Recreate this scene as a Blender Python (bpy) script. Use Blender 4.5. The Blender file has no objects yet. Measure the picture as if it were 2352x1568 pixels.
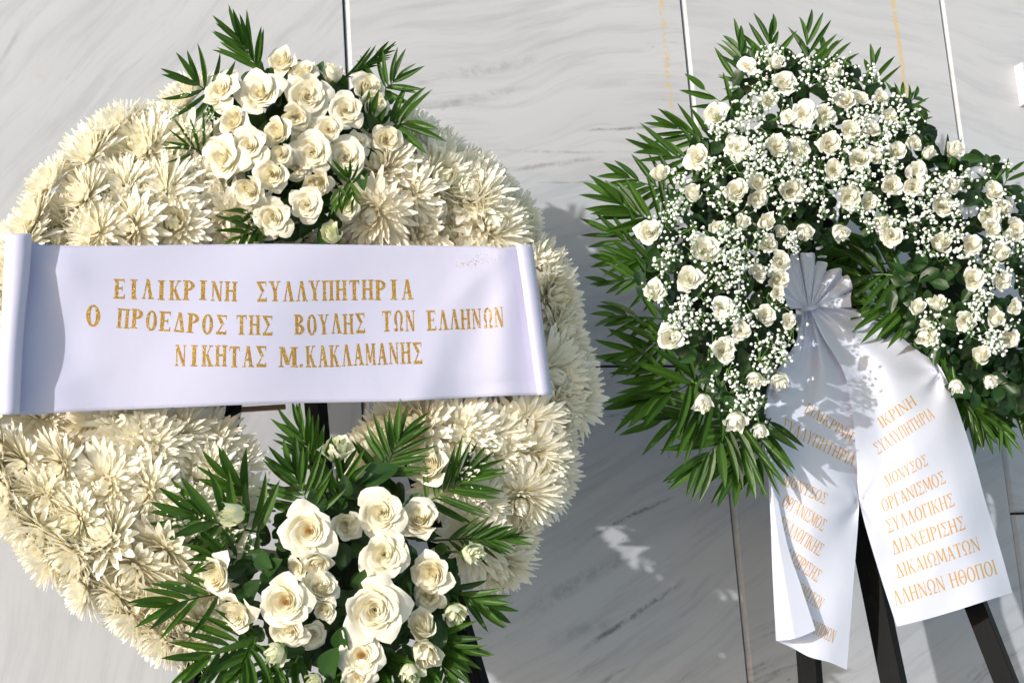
import bpy, math, random
import numpy as np
from mathutils import Vector, Matrix, noise
from mathutils.bvhtree import BVHTree
random.seed(7); RNG = np.random.default_rng(7)
PI = math.pi
sc = bpy.context.scene
col = sc.collection

# ---------------------------------------------------------------- camera
# pixel measurements below are on a 2352 x 1568 view of the place; F is the lens in those pixels
W_, H_ = 2352.0, 1568.0
F = 50.0 / 36.0 * W_
Zc = Vector((-1096, 15784, -3267)).normalized()          # world up seen from the camera
Xc = Vector((9000, -51, -3267)); Xc = (Xc - Zc * Xc.dot(Zc)).normalized()
Yc = Zc.cross(Xc)
ROT = Matrix((Xc, Yc, Zc))                                # camera -> world
def ray(u, v): return ROT @ Vector((u - W_/2, -(v - H_/2), -F))
_r = ray(680, 850)
CAM = Vector((0, 0, 1.0)); CAM.y = -0.5 - _r.y * 0.00085
CAM.x = 0
cam = bpy.data.objects.new('camera', bpy.data.cameras.new('camera')); col.objects.link(cam)
cam.matrix_world = Matrix.Translation(CAM) @ ROT.to_4x4()
cam.data.lens = 50; cam.data.sensor_width = 36; cam.data.clip_end = 500
sc.camera = cam
def P(u, v, d=0.0):                                       # the point at distance d in front of the wall
    r = ray(u, v); t = (-d - CAM.y) / r.y
    return CAM + r * t
def S(u, v, d=0.0):                                       # metres per pixel there
    return (-d - CAM.y) / ray(u, v).y

# ---------------------------------------------------------------- light
A = P(560, 90, 0.66); B = P(1398, 552, 0)
SUNV = (B - A).normalized()
elev = math.asin(-SUNV.z); azim = math.atan2(-SUNV.x, -SUNV.y)
w = bpy.data.worlds.new('World'); sc.world = w; w.use_nodes = True
nt = w.node_tree; bg = nt.nodes['Background']
sky = nt.nodes.new('ShaderNodeTexSky'); sky.sky_type = 'NISHITA'; sky.sun_disc = False
sky.sun_elevation = elev; sky.sun_rotation = azim; sky.air_density = 1.0; sky.dust_density = 0.9; sky.ozone_density = 1.2
nt.links.new(sky.outputs[0], bg.inputs[0]); bg.inputs[1].default_value = 0.15
sun = bpy.data.objects.new('sun', bpy.data.lights.new('sun', 'SUN')); col.objects.link(sun)
sun.data.energy = 2.05; sun.data.angle = math.radians(0.53); sun.data.color = (1.0, 0.98, 0.945)
sun.rotation_euler = SUNV.to_track_quat('-Z', 'Y').to_euler(); sun.location = (-3, -4, 4)
sc.view_settings.view_transform = 'Standard'; sc.view_settings.look = 'None'
sc.view_settings.exposure = 0.82; sc.view_settings.gamma = 1.0
sc.cycles.max_bounces = 10; sc.cycles.diffuse_bounces = 8; sc.cycles.transparent_max_bounces = 8
print('SUN', SUNV, math.degrees(elev), math.degrees(azim), 'CAM', CAM)

# ---------------------------------------------------------------- materials
def new_mat(name):
    m = bpy.data.materials.new(name); m.use_nodes = True
    n = m.node_tree; n.nodes.clear(); return m, n
class G:                                                   # tiny node helper
    def __init__(s, n): s.n = n
    def a(s, t, ins=None, **kw):
        x = s.n.nodes.new(t)
        for k, v in kw.items(): setattr(x, k, v)
        for k, v in (ins or {}).items():
            if isinstance(v, bpy.types.NodeSocket): s.n.links.new(v, x.inputs[k])
            else: x.inputs[k].default_value = v
        return x
    def math(s, op, a, b=0.0, c=None, clamp=False):
        x = s.n.nodes.new('ShaderNodeMath'); x.operation = op; x.use_clamp = clamp
        for i, v in enumerate((a, b) if c is None else (a, b, c)):
            if isinstance(v, bpy.types.NodeSocket): s.n.links.new(v, x.inputs[i])
            else: x.inputs[i].default_value = v
        return x.outputs[0]
    def mix(s, f, a, b, bt='MIX'):
        x = s.n.nodes.new('ShaderNodeMix'); x.data_type = 'RGBA'; x.blend_type = bt
        for i, v in ((0, f), (6, a), (7, b)):
            if isinstance(v, bpy.types.NodeSocket): s.n.links.new(v, x.inputs[i])
            else: x.inputs[i].default_value = v if i == 0 else (*v, 1)[:4]
        return x.outputs[2]
    def ramp(s, f, pts):
        x = s.n.nodes.new('ShaderNodeValToRGB'); e = x.color_ramp.elements
        while len(e) < len(pts): e.new(0.5)
        for el, (p, c) in zip(e, pts):
            el.position = p; el.color = (c, c, c, 1) if isinstance(c, (int, float)) else (*c, 1)
        s.n.links.new(f, x.inputs[0]); return x.outputs[0]
    def out(s, sh): o = s.a('ShaderNodeOutputMaterial'); s.n.links.new(sh, o.inputs[0])
def noise_(g, vec, scale, detail=3, rough=0.5, dist=0.0):
    return g.a('ShaderNodeTexNoise', {'Vector': vec, 'Scale': scale, 'Detail': detail, 'Roughness': rough, 'Distortion': dist}).outputs[0]

def petal_mat(name, base, tip, warm, trans=0.35, rough=0.55, bump=0.25, scale=90, heart=None):
    m, n = new_mat(name); g = G(n)
    t = g.a('ShaderNodeAttribute', attribute_name='tt').outputs['Fac']
    q = g.a('ShaderNodeAttribute', attribute_name='qq').outputs['Fac']
    rnd = g.a('ShaderNodeObjectInfo').outputs['Random']
    co = g.a('ShaderNodeTexCoord').outputs['Object']
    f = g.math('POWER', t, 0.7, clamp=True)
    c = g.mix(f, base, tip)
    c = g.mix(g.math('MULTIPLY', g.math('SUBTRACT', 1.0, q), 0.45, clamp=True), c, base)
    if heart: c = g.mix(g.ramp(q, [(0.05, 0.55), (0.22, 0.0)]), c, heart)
    r2 = g.ramp(rnd, [(0.0, 0.75), (0.3, 0.1), (0.6, 0.0), (1.0, 0.4)])
    c = g.mix(g.math('MULTIPLY', r2, 0.45), c, warm, 'MULTIPLY')
    nz = noise_(g, co, 9, 4)
    c = g.mix(g.ramp(nz, [(0.52, 0.0), (0.75, 0.35)]), c, warm, 'MULTIPLY')
    bm = g.a('ShaderNodeBump', {'Strength': bump, 'Distance': 0.002, 'Height': noise_(g, co, scale * 0.25, 3)})
    p = g.a('ShaderNodeBsdfPrincipled', {'Base Color': c, 'Roughness': rough, 'Specular IOR Level': 0.35, 'Normal': bm.outputs[0]})
    tr = g.a('ShaderNodeBsdfTranslucent', {'Color': g.mix(1.0, c, (1.0, 0.98, 0.90), 'MULTIPLY')})
    s = g.a('ShaderNodeMixShader', {0: trans, 1: p.outputs[0], 2: tr.outputs[0]})
    g.out(s.outputs[0]); return m
M = {}
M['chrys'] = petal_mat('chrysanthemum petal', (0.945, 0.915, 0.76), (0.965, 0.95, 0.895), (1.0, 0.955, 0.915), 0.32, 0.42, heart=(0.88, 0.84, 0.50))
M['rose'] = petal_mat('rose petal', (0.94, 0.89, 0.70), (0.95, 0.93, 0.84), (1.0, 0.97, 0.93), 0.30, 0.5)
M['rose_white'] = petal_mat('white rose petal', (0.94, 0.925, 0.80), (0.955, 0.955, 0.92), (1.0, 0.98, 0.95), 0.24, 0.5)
M['rose_green'] = petal_mat('greenish rose petal', (0.72, 0.77, 0.46), (0.90, 0.91, 0.77), (0.97, 1.0, 0.90), 0.30, 0.5)

def leaf_mat(name, dark, light, rough, trans=0.22, spec=0.5):
    m, n = new_mat(name); g = G(n)
    co = g.a('ShaderNodeTexCoord').outputs['Object']
    rnd = g.a('ShaderNodeObjectInfo').outputs['Random']
    t = g.a('ShaderNodeAttribute', attribute_name='tt').outputs['Fac']
    nz = noise_(g, g.a('ShaderNodeNewGeometry').outputs['Position'], 14, 3)
    f = g.math('ADD', g.math('MULTIPLY', rnd, 0.55), g.math('MULTIPLY', nz, 0.5), clamp=True)
    c = g.mix(f, dark, light)
    c = g.mix(g.ramp(t, [(0.96, 0.0), (1.0, 0.5)]), c, (0.16, 0.12, 0.05))
    wv = g.a('ShaderNodeMapping', {'Vector': co, 'Scale': (3, 90, 1)})
    bm = g.a('ShaderNodeBump', {'Strength': 0.35, 'Distance': 0.001, 'Height': noise_(g, wv.outputs[0], 1.0, 2)})
    p = g.a('ShaderNodeBsdfPrincipled', {'Base Color': c, 'Roughness': rough, 'Specular IOR Level': spec, 'Normal': bm.outputs[0]})
    tr = g.a('ShaderNodeBsdfTranslucent', {'Color': g.mix(1.0, c, (1.5, 1.7, 0.5), 'MULTIPLY')})
    s = g.a('ShaderNodeMixShader', {0: trans, 1: p.outputs[0], 2: tr.outputs[0]})
    g.out(s.outputs[0]); return m
M['palm'] = leaf_mat('palm leaflet', (0.014, 0.050, 0.008), (0.080, 0.185, 0.022), 0.34, 0.28)
M['leaf'] = leaf_mat('rose leaf', (0.008, 0.030, 0.007), (0.038, 0.105, 0.019), 0.42)
M['stem'] = leaf_mat('flower stem', (0.10, 0.22, 0.04), (0.20, 0.36, 0.08), 0.45, 0.05)

def simple(name, c, rough=0.5, metal=0.0, spec=0.5, nscale=0, namt=0.0, bump=0.0, bscale=60):
    m, n = new_mat(name); g = G(n)
    pos = g.a('ShaderNodeNewGeometry').outputs['Position']
    cc = g.mix(0.0, c, c)
    if namt: cc = g.mix(g.math('MULTIPLY', noise_(g, pos, nscale, 4), namt), c, tuple(x * 0.35 for x in c))
    p = g.a('ShaderNodeBsdfPrincipled', {'Base Color': cc, 'Roughness': rough, 'Metallic': metal, 'Specular IOR Level': spec})
    if bump:
        b = g.a('ShaderNodeBump', {'Strength': bump, 'Distance': 0.002, 'Height': noise_(g, pos, bscale, 4)})
        n.links.new(b.outputs[0], p.inputs['Normal'])
    g.out(p.outputs[0]); return m
M['floret'] = simple('gypsophila floret', (0.86, 0.88, 0.84), 0.7)
M['twig'] = simple('gypsophila stem', (0.20, 0.36, 0.10), 0.6)
M['disc'] = simple('orange flower centre', (0.70, 0.36, 0.06), 0.7, nscale=300, namt=0.8)
M['greendisc'] = simple('green flower centre', (0.62, 0.66, 0.22), 0.7, nscale=300, namt=0.5)
M['foam'] = simple('dried petal bed', (0.72, 0.64, 0.48), 0.9, nscale=60, namt=0.5, bump=0.6)
M['dark'] = simple('dark green moss', (0.012, 0.028, 0.010), 0.9, nscale=40, namt=0.5, bump=0.6)
M['wood'] = simple('raw wood lath', (0.36, 0.22, 0.14), 0.75, nscale=30, namt=0.6)
M['print'] = simple('gold print', (0.72, 0.40, 0.09), 0.5, nscale=900, namt=0.15)
M['wire'] = simple('thin steel wire', (0.5, 0.5, 0.5), 0.3, 1.0)

def glitter():
    m, n = new_mat('gold glitter'); g = G(n)
    pos = g.a('ShaderNodeNewGeometry').outputs['Position']
    v = g.a('ShaderNodeTexVoronoi', {'Vector': pos, 'Scale': 750}).outputs['Color']
    s = g.a('ShaderNodeSeparateColor', {0: v})
    c = g.mix(g.math('POWER', s.outputs[0], 1.7), (0.28, 0.15, 0.018), (0.68, 0.39, 0.055))
    c = g.mix(g.ramp(s.outputs[1], [(0.93, 0.0), (0.97, 1.0)]), c, (0.95, 0.80, 0.40))
    p = g.a('ShaderNodeBsdfPrincipled', {'Base Color': c, 'Roughness': 0.45, 'Metallic': 0.25})
    g.out(p.outputs[0]); return m
M['glitter'] = glitter()

def satin(name, c, trans, weave=1500):
    m, n = new_mat(name); g = G(n)
    pos = g.a('ShaderNodeNewGeometry').outputs['Position']
    wv = g.a('ShaderNodeTexWave', {'Vector': pos, 'Scale': weave / 6.0, 'Distortion': 0.6}, bands_direction='Z')
    wx = g.a('ShaderNodeTexWave', {'Vector': pos, 'Scale': weave / 5.0, 'Distortion': 0.6}, bands_direction='X')
    h = g.math('ADD', wv.outputs[1], wx.outputs[1])
    h2 = noise_(g, pos, 12, 3)
    b0 = g.a('ShaderNodeBump', {'Strength': 0.10, 'Distance': 0.02, 'Height': h2})
    b = g.a('ShaderNodeBump', {'Strength': 0.10, 'Distance': 0.0004, 'Height': h, 'Normal': b0.outputs[0]})
    cc = g.mix(g.math('MULTIPLY', noise_(g, pos, 25, 5, 0.7), 0.10), c, tuple(x * 0.8 for x in c))
    p = g.a('ShaderNodeBsdfPrincipled', {'Base Color': cc, 'Roughness': 0.48, 'Specular IOR Level': 0.3, 'Normal': b.outputs[0],
                                         'Sheen Weight': 0.15})
    tr = g.a('ShaderNodeBsdfTranslucent', {'Color': (0.90, 0.90, 0.90, 1)})
    s = g.a('ShaderNodeMixShader', {0: trans, 1: p.outputs[0], 2: tr.outputs[0]})
    g.out(s.outputs[0]); return m
M['banner'] = satin('lavender white satin', (0.61, 0.61, 0.79), 0.10)
M['ribbon'] = satin('white satin ribbon', (0.76, 0.79, 0.93), 0.12)

def black_wood():
    m, n = new_mat('black painted wood'); g = G(n)
    co = g.a('ShaderNodeTexCoord').outputs['Object']
    mp = g.a('ShaderNodeMapping', {'Vector': co, 'Rotation': (0.0, 0.5, 0.3), 'Scale': (260, 260, 9)})
    s = g.ramp(noise_(g, mp.outputs[0], 1.0, 3), [(0.60, 0.0), (0.78, 1.0)])
    big = noise_(g, co, 14, 3)
    c = g.mix(g.math('MULTIPLY', s, 0.35), (0.0035, 0.004, 0.005), (0.040, 0.045, 0.052))
    c = g.mix(g.ramp(big, [(0.6, 0.0), (0.8, 0.12)]), c, (0.03, 0.03, 0.033))
    b = g.a('ShaderNodeBump', {'Strength': 0.5, 'Distance': 0.001, 'Height': s})
    p = g.a('ShaderNodeBsdfPrincipled', {'Base Color': c, 'Roughness': 0.55, 'Specular IOR Level': 0.09, 'Normal': b.outputs[0]})
    g.out(p.outputs[0]); return m
M['black'] = black_wood()

def vline(u0, v0, u1, v1, hw, amt):
    a = P(u0, v0); b = P(u1, v1); return (a.x, a.z, b.x, b.z, hw*S(u0, v0), amt)
def marble(name, angle_, seed, tone=1.0, vein=0.6, soft=0.5, stains=(), waviness=0.16, lines=()):
    angle = -angle_
    m, n = new_mat(name); g = G(n)
    pos = g.a('ShaderNodeNewGeometry').outputs['Position']
    off = g.a('ShaderNodeVectorMath', {0: pos, 1: (seed * 3.1, 0, seed * 1.7)}, operation='ADD').outputs[0]
    warp = g.a('ShaderNodeTexNoise', {'Vector': off, 'Scale': 1.6, 'Detail': 2}).outputs[1]
    wv = g.a('ShaderNodeVectorMath', {0: warp, 1: (waviness,) * 3}, operation='MULTIPLY').outputs[0]
    off = g.a('ShaderNodeVectorMath', {0: off, 1: wv}, operation='ADD').outputs[0]
    rot = g.a('ShaderNodeVectorRotate', {'Vector': off, 'Angle': angle}, rotation_type='Y_AXIS').outputs[0]
    mp = g.a('ShaderNodeMapping', {'Vector': rot, 'Scale': (1.0, 0.3, 7.0)}).outputs[0]
    s1 = noise_(g, mp, 1.3, 5, 0.55, 0.4)
    s2 = noise_(g, g.a('ShaderNodeMapping', {'Vector': rot, 'Scale': (1.0, 0.3, 11.0)}).outputs[0], 2.6, 8, 0.66, 0.25)
    k = lambda x: x * tone
    c = g.mix(g.ramp(s1, [(0.35, 0.0), (0.66, 1.0)]), (k(0.53), k(0.545), k(0.585)), (k(0.49), k(0.505), k(0.545)))
    c = g.mix(g.math('MULTIPLY', g.ramp(s2, [(0.48, 0.0), (0.70, 1.0)]), soft), c, (k(0.30), k(0.315), k(0.365)))
    # thin darker veins, broken into dashes
    mp2 = g.a('ShaderNodeMapping', {'Vector': rot, 'Scale': (1.2, 0.3, 11.0)}).outputs[0]
    v1 = noise_(g, mp2, 0.9, 5, 0.55, 0.2)
    band = g.ramp(g.math('ABSOLUTE', g.math('SUBTRACT', v1, 0.5)), [(0.0, 1.0), (0.022, 0.0)])
    gate = g.ramp(noise_(g, off, 2.6, 3), [(0.52, 0.0), (0.66, 1.0)])
    fine = g.ramp(noise_(g, pos, 40, 4, 0.7), [(0.38, 0.2), (0.62, 1.0)])
    vm = g.math('MULTIPLY', g.math('MULTIPLY', band, gate), g.math('MULTIPLY', fine, vein), clamp=True)
    c = g.mix(vm, c, (k(0.20), k(0.21), k(0.235)))
    # specks
    vo = g.a('ShaderNodeTexVoronoi', {'Vector': g.a('ShaderNodeMapping', {'Vector': rot, 'Scale': (1, 1, 1.8)}).outputs[0], 'Scale': 9.0, 'Randomness': 1.0})
    dot = g.ramp(g.math('ADD', vo.outputs['Distance'], g.math('MULTIPLY', noise_(g, pos, 120, 2), 0.05)), [(0.045, 1.0), (0.085, 0.0)])
    sel = g.ramp(g.a('ShaderNodeSeparateColor', {0: vo.outputs['Color']}).outputs[0], [(0.5, 0.0), (0.75, 0.9)])
    c = g.mix(g.math('MULTIPLY', dot, sel), c, (k(0.30), k(0.27), k(0.24)))
    br = g.ramp(noise_(g, off, 4.5, 6, 0.75), [(0.63, 0.0), (0.78, 0.45)])
    c = g.mix(br, c, (k(0.42), k(0.34), k(0.25)))
    if lines:
        sx = g.a('ShaderNodeSeparateXYZ', {0: pos}).outputs
        for (x0, z0, x1_, z1, hw, amt) in lines:            # single dark veins, thin and broken
            L_ = math.hypot(x1_-x0, z1-z0); tx, tz = (x1_-x0)/L_, (z1-z0)/L_
            px = g.math('SUBTRACT', sx[0], x0); pz = g.math('SUBTRACT', sx[2], z0)
            al = g.math('DIVIDE', g.math('ADD', g.math('MULTIPLY', px, tx), g.math('MULTIPLY', pz, tz)), L_)
            pr = g.math('ADD', g.math('MULTIPLY', px, -tz), g.math('MULTIPLY', pz, tx))
            pr = g.math('ADD', pr, g.math('MULTIPLY', g.math('SUBTRACT', noise_(g, pos, 9, 5, 0.65), 0.5), hw*5))
            ends = g.ramp(al, [(0.0, 0.0), (0.25, 1.0), (0.8, 1.0), (1.0, 0.0)])
            core = g.ramp(g.math('DIVIDE', g.math('ABSOLUTE', pr), hw*1.6), [(0.0, 1.0), (0.35, 0.8), (1.0, 0.0)])
            brk = g.ramp(noise_(g, rot, 30, 5, 0.75), [(0.42, 0.15), (0.58, 1.0)])
            c = g.mix(g.math('MULTIPLY', g.math('MULTIPLY', ends, core), g.math('MULTIPLY', brk, amt)), c, (k(0.17), k(0.18), k(0.205)))
    if stains:
        sx = g.a('ShaderNodeSeparateXYZ', {0: pos}).outputs
        for (x0, z0, x1, z1, hw, dens) in stains:           # a run of old gold paint, x0,z0 at the top
            xc = g.math('MULTIPLY_ADD', g.math('SUBTRACT', sx[2], z0), (x1 - x0) / (z1 - z0), x0)
            dx = g.math('ABSOLUTE', g.math('SUBTRACT', sx[0], xc))
            wob = g.math('MULTIPLY', noise_(g, pos, 55, 3), hw * 1.6)
            core = g.ramp(g.math('DIVIDE', g.math('ADD', dx, wob), hw * 2.0), [(0.55, 1.0), (0.9, 0.0)])
            brk = g.ramp(noise_(g, pos, 70, 3), [(dens, 0.0), (dens + 0.08, 1.0)])
            low = g.ramp(g.math('SUBTRACT', sx[2], z1), [(0.0, 0.0), (0.05, 1.0)])
            c = g.mix(g.math('MULTIPLY', g.math('MULTIPLY', core, brk), g.math('MULTIPLY', low, 0.7)), c, (0.62, 0.43, 0.13))
    b = g.a('ShaderNodeBump', {'Strength': 0.12, 'Distance': 0.002, 'Height': noise_(g, pos, 30, 5)})
    b2 = g.a('ShaderNodeBump', {'Strength': 0.3, 'Distance': 0.002, 'Height': g.math('MULTIPLY', vm, -1.0), 'Normal': b.outputs[0]})
    p = g.a('ShaderNodeBsdfPrincipled', {'Base Color': c, 'Roughness': 0.50, 'Specular IOR Level': 0.35, 'Normal': b2.outputs[0]})
    g.out(p.outputs[0]); return m

# ---------------------------------------------------------------- object helpers
def link(name, data, parent=None, mat4=None):
    o = bpy.data.objects.new(name, data); col.objects.link(o)
    if parent is not None: o.parent = parent
    if mat4 is not None: o.matrix_basis = mat4
    return o
def mesh(name, verts, faces, mat, tt=None, qq=None, smooth=True):
    me = bpy.data.meshes.new(name); me.from_pydata([tuple(v) for v in verts], [], [tuple(f) for f in faces])
    if smooth: me.polygons.foreach_set('use_smooth', [True] * len(me.polygons))
    me.materials.append(mat)
    for nm, arr in (('tt', tt), ('qq', qq)):
        if arr is not None:
            at = me.attributes.new(nm, 'FLOAT', 'POINT'); at.data.foreach_set('value', np.asarray(arr, dtype=np.float32).ravel())
    return me
def thing(name, label, cat, loc, data=None):
    o = link(name, data, None, Matrix.Translation(Vector(loc))); o['label'] = label; o['category'] = cat; return o
def world_part(name, verts, faces, mat, parent, smooth=False, tt=None):
    """a part given in world coordinates; its origin goes to its own middle"""
    vs = [Vector(v) for v in verts]; c = sum(vs, Vector()) / len(vs)
    me = mesh(name, [v - c for v in vs], faces, mat, smooth=smooth, tt=tt)
    off = parent.location if parent is not None else Vector()
    return link(name, me, parent, Matrix.Translation(c - off))
def tube(pts, rad, n=5, cap=True):
    pts = [Vector(p) for p in pts]; V = []; Fc = []
    rad = rad if isinstance(rad, (list, tuple)) else [rad] * len(pts)
    for i, p in enumerate(pts):
        t = (pts[min(i+1, len(pts)-1)] - pts[max(i-1, 0)]).normalized()
        a = t.orthogonal().normalized() if i == 0 else (a - t * a.dot(t)).normalized()
        b = t.cross(a)
        for k in range(n):
            an = 2*PI*k/n; V.append(p + (a*math.cos(an) + b*math.sin(an)) * rad[i])
    for i in range(len(pts)-1):
        for k in range(n):
            Fc.append((i*n+k, i*n+(k+1) % n, (i+1)*n+(k+1) % n, (i+1)*n+k))
    if cap: Fc.append(tuple(range((len(pts)-1)*n, len(pts)*n)))
    return V, Fc
def merge(parts):
    V = []; Fc = []
    for v, f in parts:
        o = len(V); V += list(v); Fc += [tuple(i+o for i in q) for q in f]
    return V, Fc
def frame(facing, roll=0.0):
    """world rotation whose local Z points along the camera-space direction facing (right, up, towards the viewer)"""
    z = (ROT @ Vector(facing)).normalized()
    x = Vector((1, 0, 0)); x = (x - z * x.dot(z)).normalized(); y = z.cross(x)
    return Matrix((x, y, z)).transposed() @ Matrix.Rotation(roll, 3, 'Z')
def lerp(a, b, t): return a + (b - a) * t

# pixel readings taken on enlarged views, brought back to the 2352-wide view
K = 0.91875
def Z2(x, y): return (380 + x/2.613)*K, (20 + y/2.613)*K
def ZB(x, y): return (330 + x/2.157)*K, (980 + y/2.157)*K
def ZR(x, y): return (1450 + x/2.119)*K, (20 + y/2.119)*K
def ZM(x, y): return (1440 + x/2.6136)*K, (500 + y/2.6136)*K
def ZN(x, y): return (1850 + x/2.904)*K, (560 + y/2.904)*K
def Z5(x, y): return (1850 + x/2.2183)*K, (1000 + y/2.2183)*K
def ZF(x, y): return (1950 + x/6.532)*K, (620 + y/6.532)*K
def ZL(x, y): return (x/2.904)*K, (560 + y/2.904)*K
def ZQ(x, y): return (700 + x/2.904)*K, (560 + y/2.904)*K

# ================================================================ SETTING
gm, gn = new_mat('pale paving'); g = G(gn)
pos = g.a('ShaderNodeNewGeometry').outputs['Position']
br = g.a('ShaderNodeTexBrick', {'Vector': pos, 'Color1': (0.70, 0.70, 0.69, 1), 'Color2': (0.65, 0.65, 0.64, 1), 'Mortar': (0.3, 0.29, 0.27, 1), 'Scale': 1.0, 'Mortar Size': 0.006})
g.out(g.a('ShaderNodeBsdfPrincipled', {'Base Color': br.outputs[0], 'Roughness': 0.7}).outputs[0])
ground = link('ground', mesh('ground', [(-60, -80, 0), (60, -80, 0), (60, 0.1, 0), (-60, 0.1, 0)], [(0, 1, 2, 3)], gm, smooth=False)); ground['kind'] = 'structure'

x1 = P(790, 0).x; x2 = P(1565, 0).x; x3 = P(2160, 0).x
zB = P(1400, 840).z; zD = P(2335, 1178).z; zC = P(1850, 620).z; zA = P(300, 760).z
wall = thing('marble_wall', 'grey-veined white marble slab wall behind both funeral wreaths', 'wall', (x2, 0, 0))
wall['kind'] = 'structure'
def z_at(u, v): return P(u, v).z
def slab(xa, xb, za, zb, mat, bl=0.010):
    gap = 0.0032; xa += gap; xb -= gap; za += gap; zb -= gap
    dp = 0.009; r = 0.0025; yb = 0.06
    o = [(xa, dp, za), (xb, dp*0.4, za), (xb, dp*0.4, zb), (xa, dp, zb)]
    f = [(xa+bl, 0, za+0.009), (xb-r, 0, za+0.009), (xb-r, 0, zb-r), (xa+bl, 0, zb-r)]
    bk = [(x, yb, z) for x, y, z in o]
    V = o + f + bk
    Fc = [(4, 5, 6, 7)] + [(i, (i+1) % 4, 4+(i+1) % 4, 4+i) for i in range(4)] + [(8+i, 8+(i+1) % 4, (i+1) % 4, i) for i in range(4)]
    return world_part('marble_slab', V, [tuple(reversed(q)) if False else q for q in Fc], mat, wall)
def gold(u0, v0, u1, v1, hwpx, dens):
    a = P(u0, v0); b = P(u1, v1); return (a.x, a.z, b.x, b.z, hwpx * S(u0, v0), dens)
top = P(1176, -900).z
mA = marble('marble left', math.radians(-52), 1.0, 1.0, 0.25, 0.45)
mA2 = marble('marble left low', math.radians(-80), 2.3, 1.0, 0.15, 0.4)
mB = marble('marble middle', math.radians(-14), 3.4, 0.98, 0.55, 0.48, (gold(1518, -10, 1543, 270, 9, 0.47),), 0.22, (vline(1330, 300, 1540, 290, 3, .8), vline(1150, 392, 1390, 362, 5, .55), vline(1130, 345, 1420, 352, 3, .4), vline(1230, 420, 1400, 417, 2, .5), vline(990, 190, 1250, 130, 12, .35), vline(1010, 240, 1230, 200, 8, .3), vline(1250, 620, 1420, 600, 3, .5)))
mB2 = marble('marble low middle', math.radians(-27), 5.2, 0.95, 1.0, 0.50, (), 0.16, (vline(1340, 1240, 1560, 1132, 4, .9), vline(1325, 1502, 1580, 1325, 6, 1.0), vline(1180, 1420, 1460, 1260, 14, .45), vline(1380, 960, 1470, 935, 3, .6), vline(1250, 1480, 1420, 1420, 16, .3)))
mC = marble('marble right', math.radians(8), 6.1, 0.97, 0.3, 0.35, (gold(2050, -10, 2088, 270, 8, 0.36), gold(1830, -30, 1834, 40, 6, 0.52)))
mC2 = marble('marble right low', math.radians(-22), 7.7, 0.90, 0.7, 0.5, (), 0.2)
mD = marble('marble far right', math.radians(12), 8.2, 0.97, 0.2, 0.45, (), 0.3)
slab(x1 - 1.0, x1, zA, top, mA); slab(x1 - 1.0, x1, 0.0, zA, mA2)
slab(x1 - 2.0, x1 - 1.0, 0.0, top, mA)
slab(x1, x2, zB, top, mB); slab(x1, x2, 0.0, zB, mB2)
slab(x2, x3, zC, top, mC); slab(x2, x3, 0.0, zC, mC2)
slab(x3, x3 + 0.7, zD, top, mD); slab(x3, x3 + 0.7, 0.0, zD, mC2)
slab(x3 + 0.7, x3 + 1.6, 0.0, top, mD)
# dark filler plane behind the joints
jm = simple('dark joint filler', (0.05, 0.04, 0.035), 0.9)
world_part('joint_filler', [(x1-2, 0.022, 0), (x3+1.6, 0.022, 0), (x3+1.6, 0.022, top), (x1-2, 0.022, top)], [(0, 1, 2, 3)], jm, wall)
# small round plug in the marble
pc = P(1536, 1046); rr = 8 * S(1536, 1046)
pv = [(pc.x + rr*k*math.cos(a), -h, pc.z + rr*k*math.sin(a)) for k, h in ((1, 0.0), (1, 0.002), (0.8, 0.0035), (0.7, 0.0015)) for a in [2*PI*i/20 for i in range(20)]]
pf = [(r_*20+i, r_*20+(i+1) % 20, (r_+1)*20+(i+1) % 20, (r_+1)*20+i) for r_ in range(3) for i in range(20)] + [tuple(range(60, 80))]
world_part('plug', pv, pf, mC, wall)
# block mounted on the wall at the right edge
def block(pxs, d0, d1, mat):
    a = P(*pxs[0], d1); b = P(*pxs[1], d1)
    xa, zt, zb = a.x, a.z, b.z; wdt = 0.25
    V = [(xa, -d0, zb), (xa+wdt, -d0, zb), (xa+wdt, -d0, zt), (xa, -d0, zt), (xa, -d1, zb), (xa+wdt, -d1, zb), (xa+wdt, -d1, zt), (xa, -d1, zt)]
    Fc = [(4, 5, 6, 7), (0, 4, 7, 3), (5, 1, 2, 6), (0, 1, 5, 4), (7, 6, 2, 3), (1, 0, 3, 2)]
    c = sum((Vector(v) for v in V), Vector()) / 8
    me = mesh('letter_block', [Vector(v) - c for v in V], Fc, mat, smooth=False)
    return thing('wall_block', 'pale marble block standing proud of the wall at the right edge, above the right wreath', 'block', c, me)
blk = block([(2346, 143), (2356, 235)], 0.0, 0.035, simple('block marble', (0.66, 0.67, 0.74), 0.6, nscale=20, namt=0.15))
m_ = blk.modifiers.new('bevel', 'BEVEL'); m_.width = 0.002; m_.segments = 2

# ================================================================ FLOWER PARTS
def grid_faces(nu, nv, off=0):
    return [(off+j*nu+i, off+j*nu+i+1, off+(j+1)*nu+i+1, off+(j+1)*nu+i) for j in range(nv-1) for i in range(nu-1)]

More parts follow.
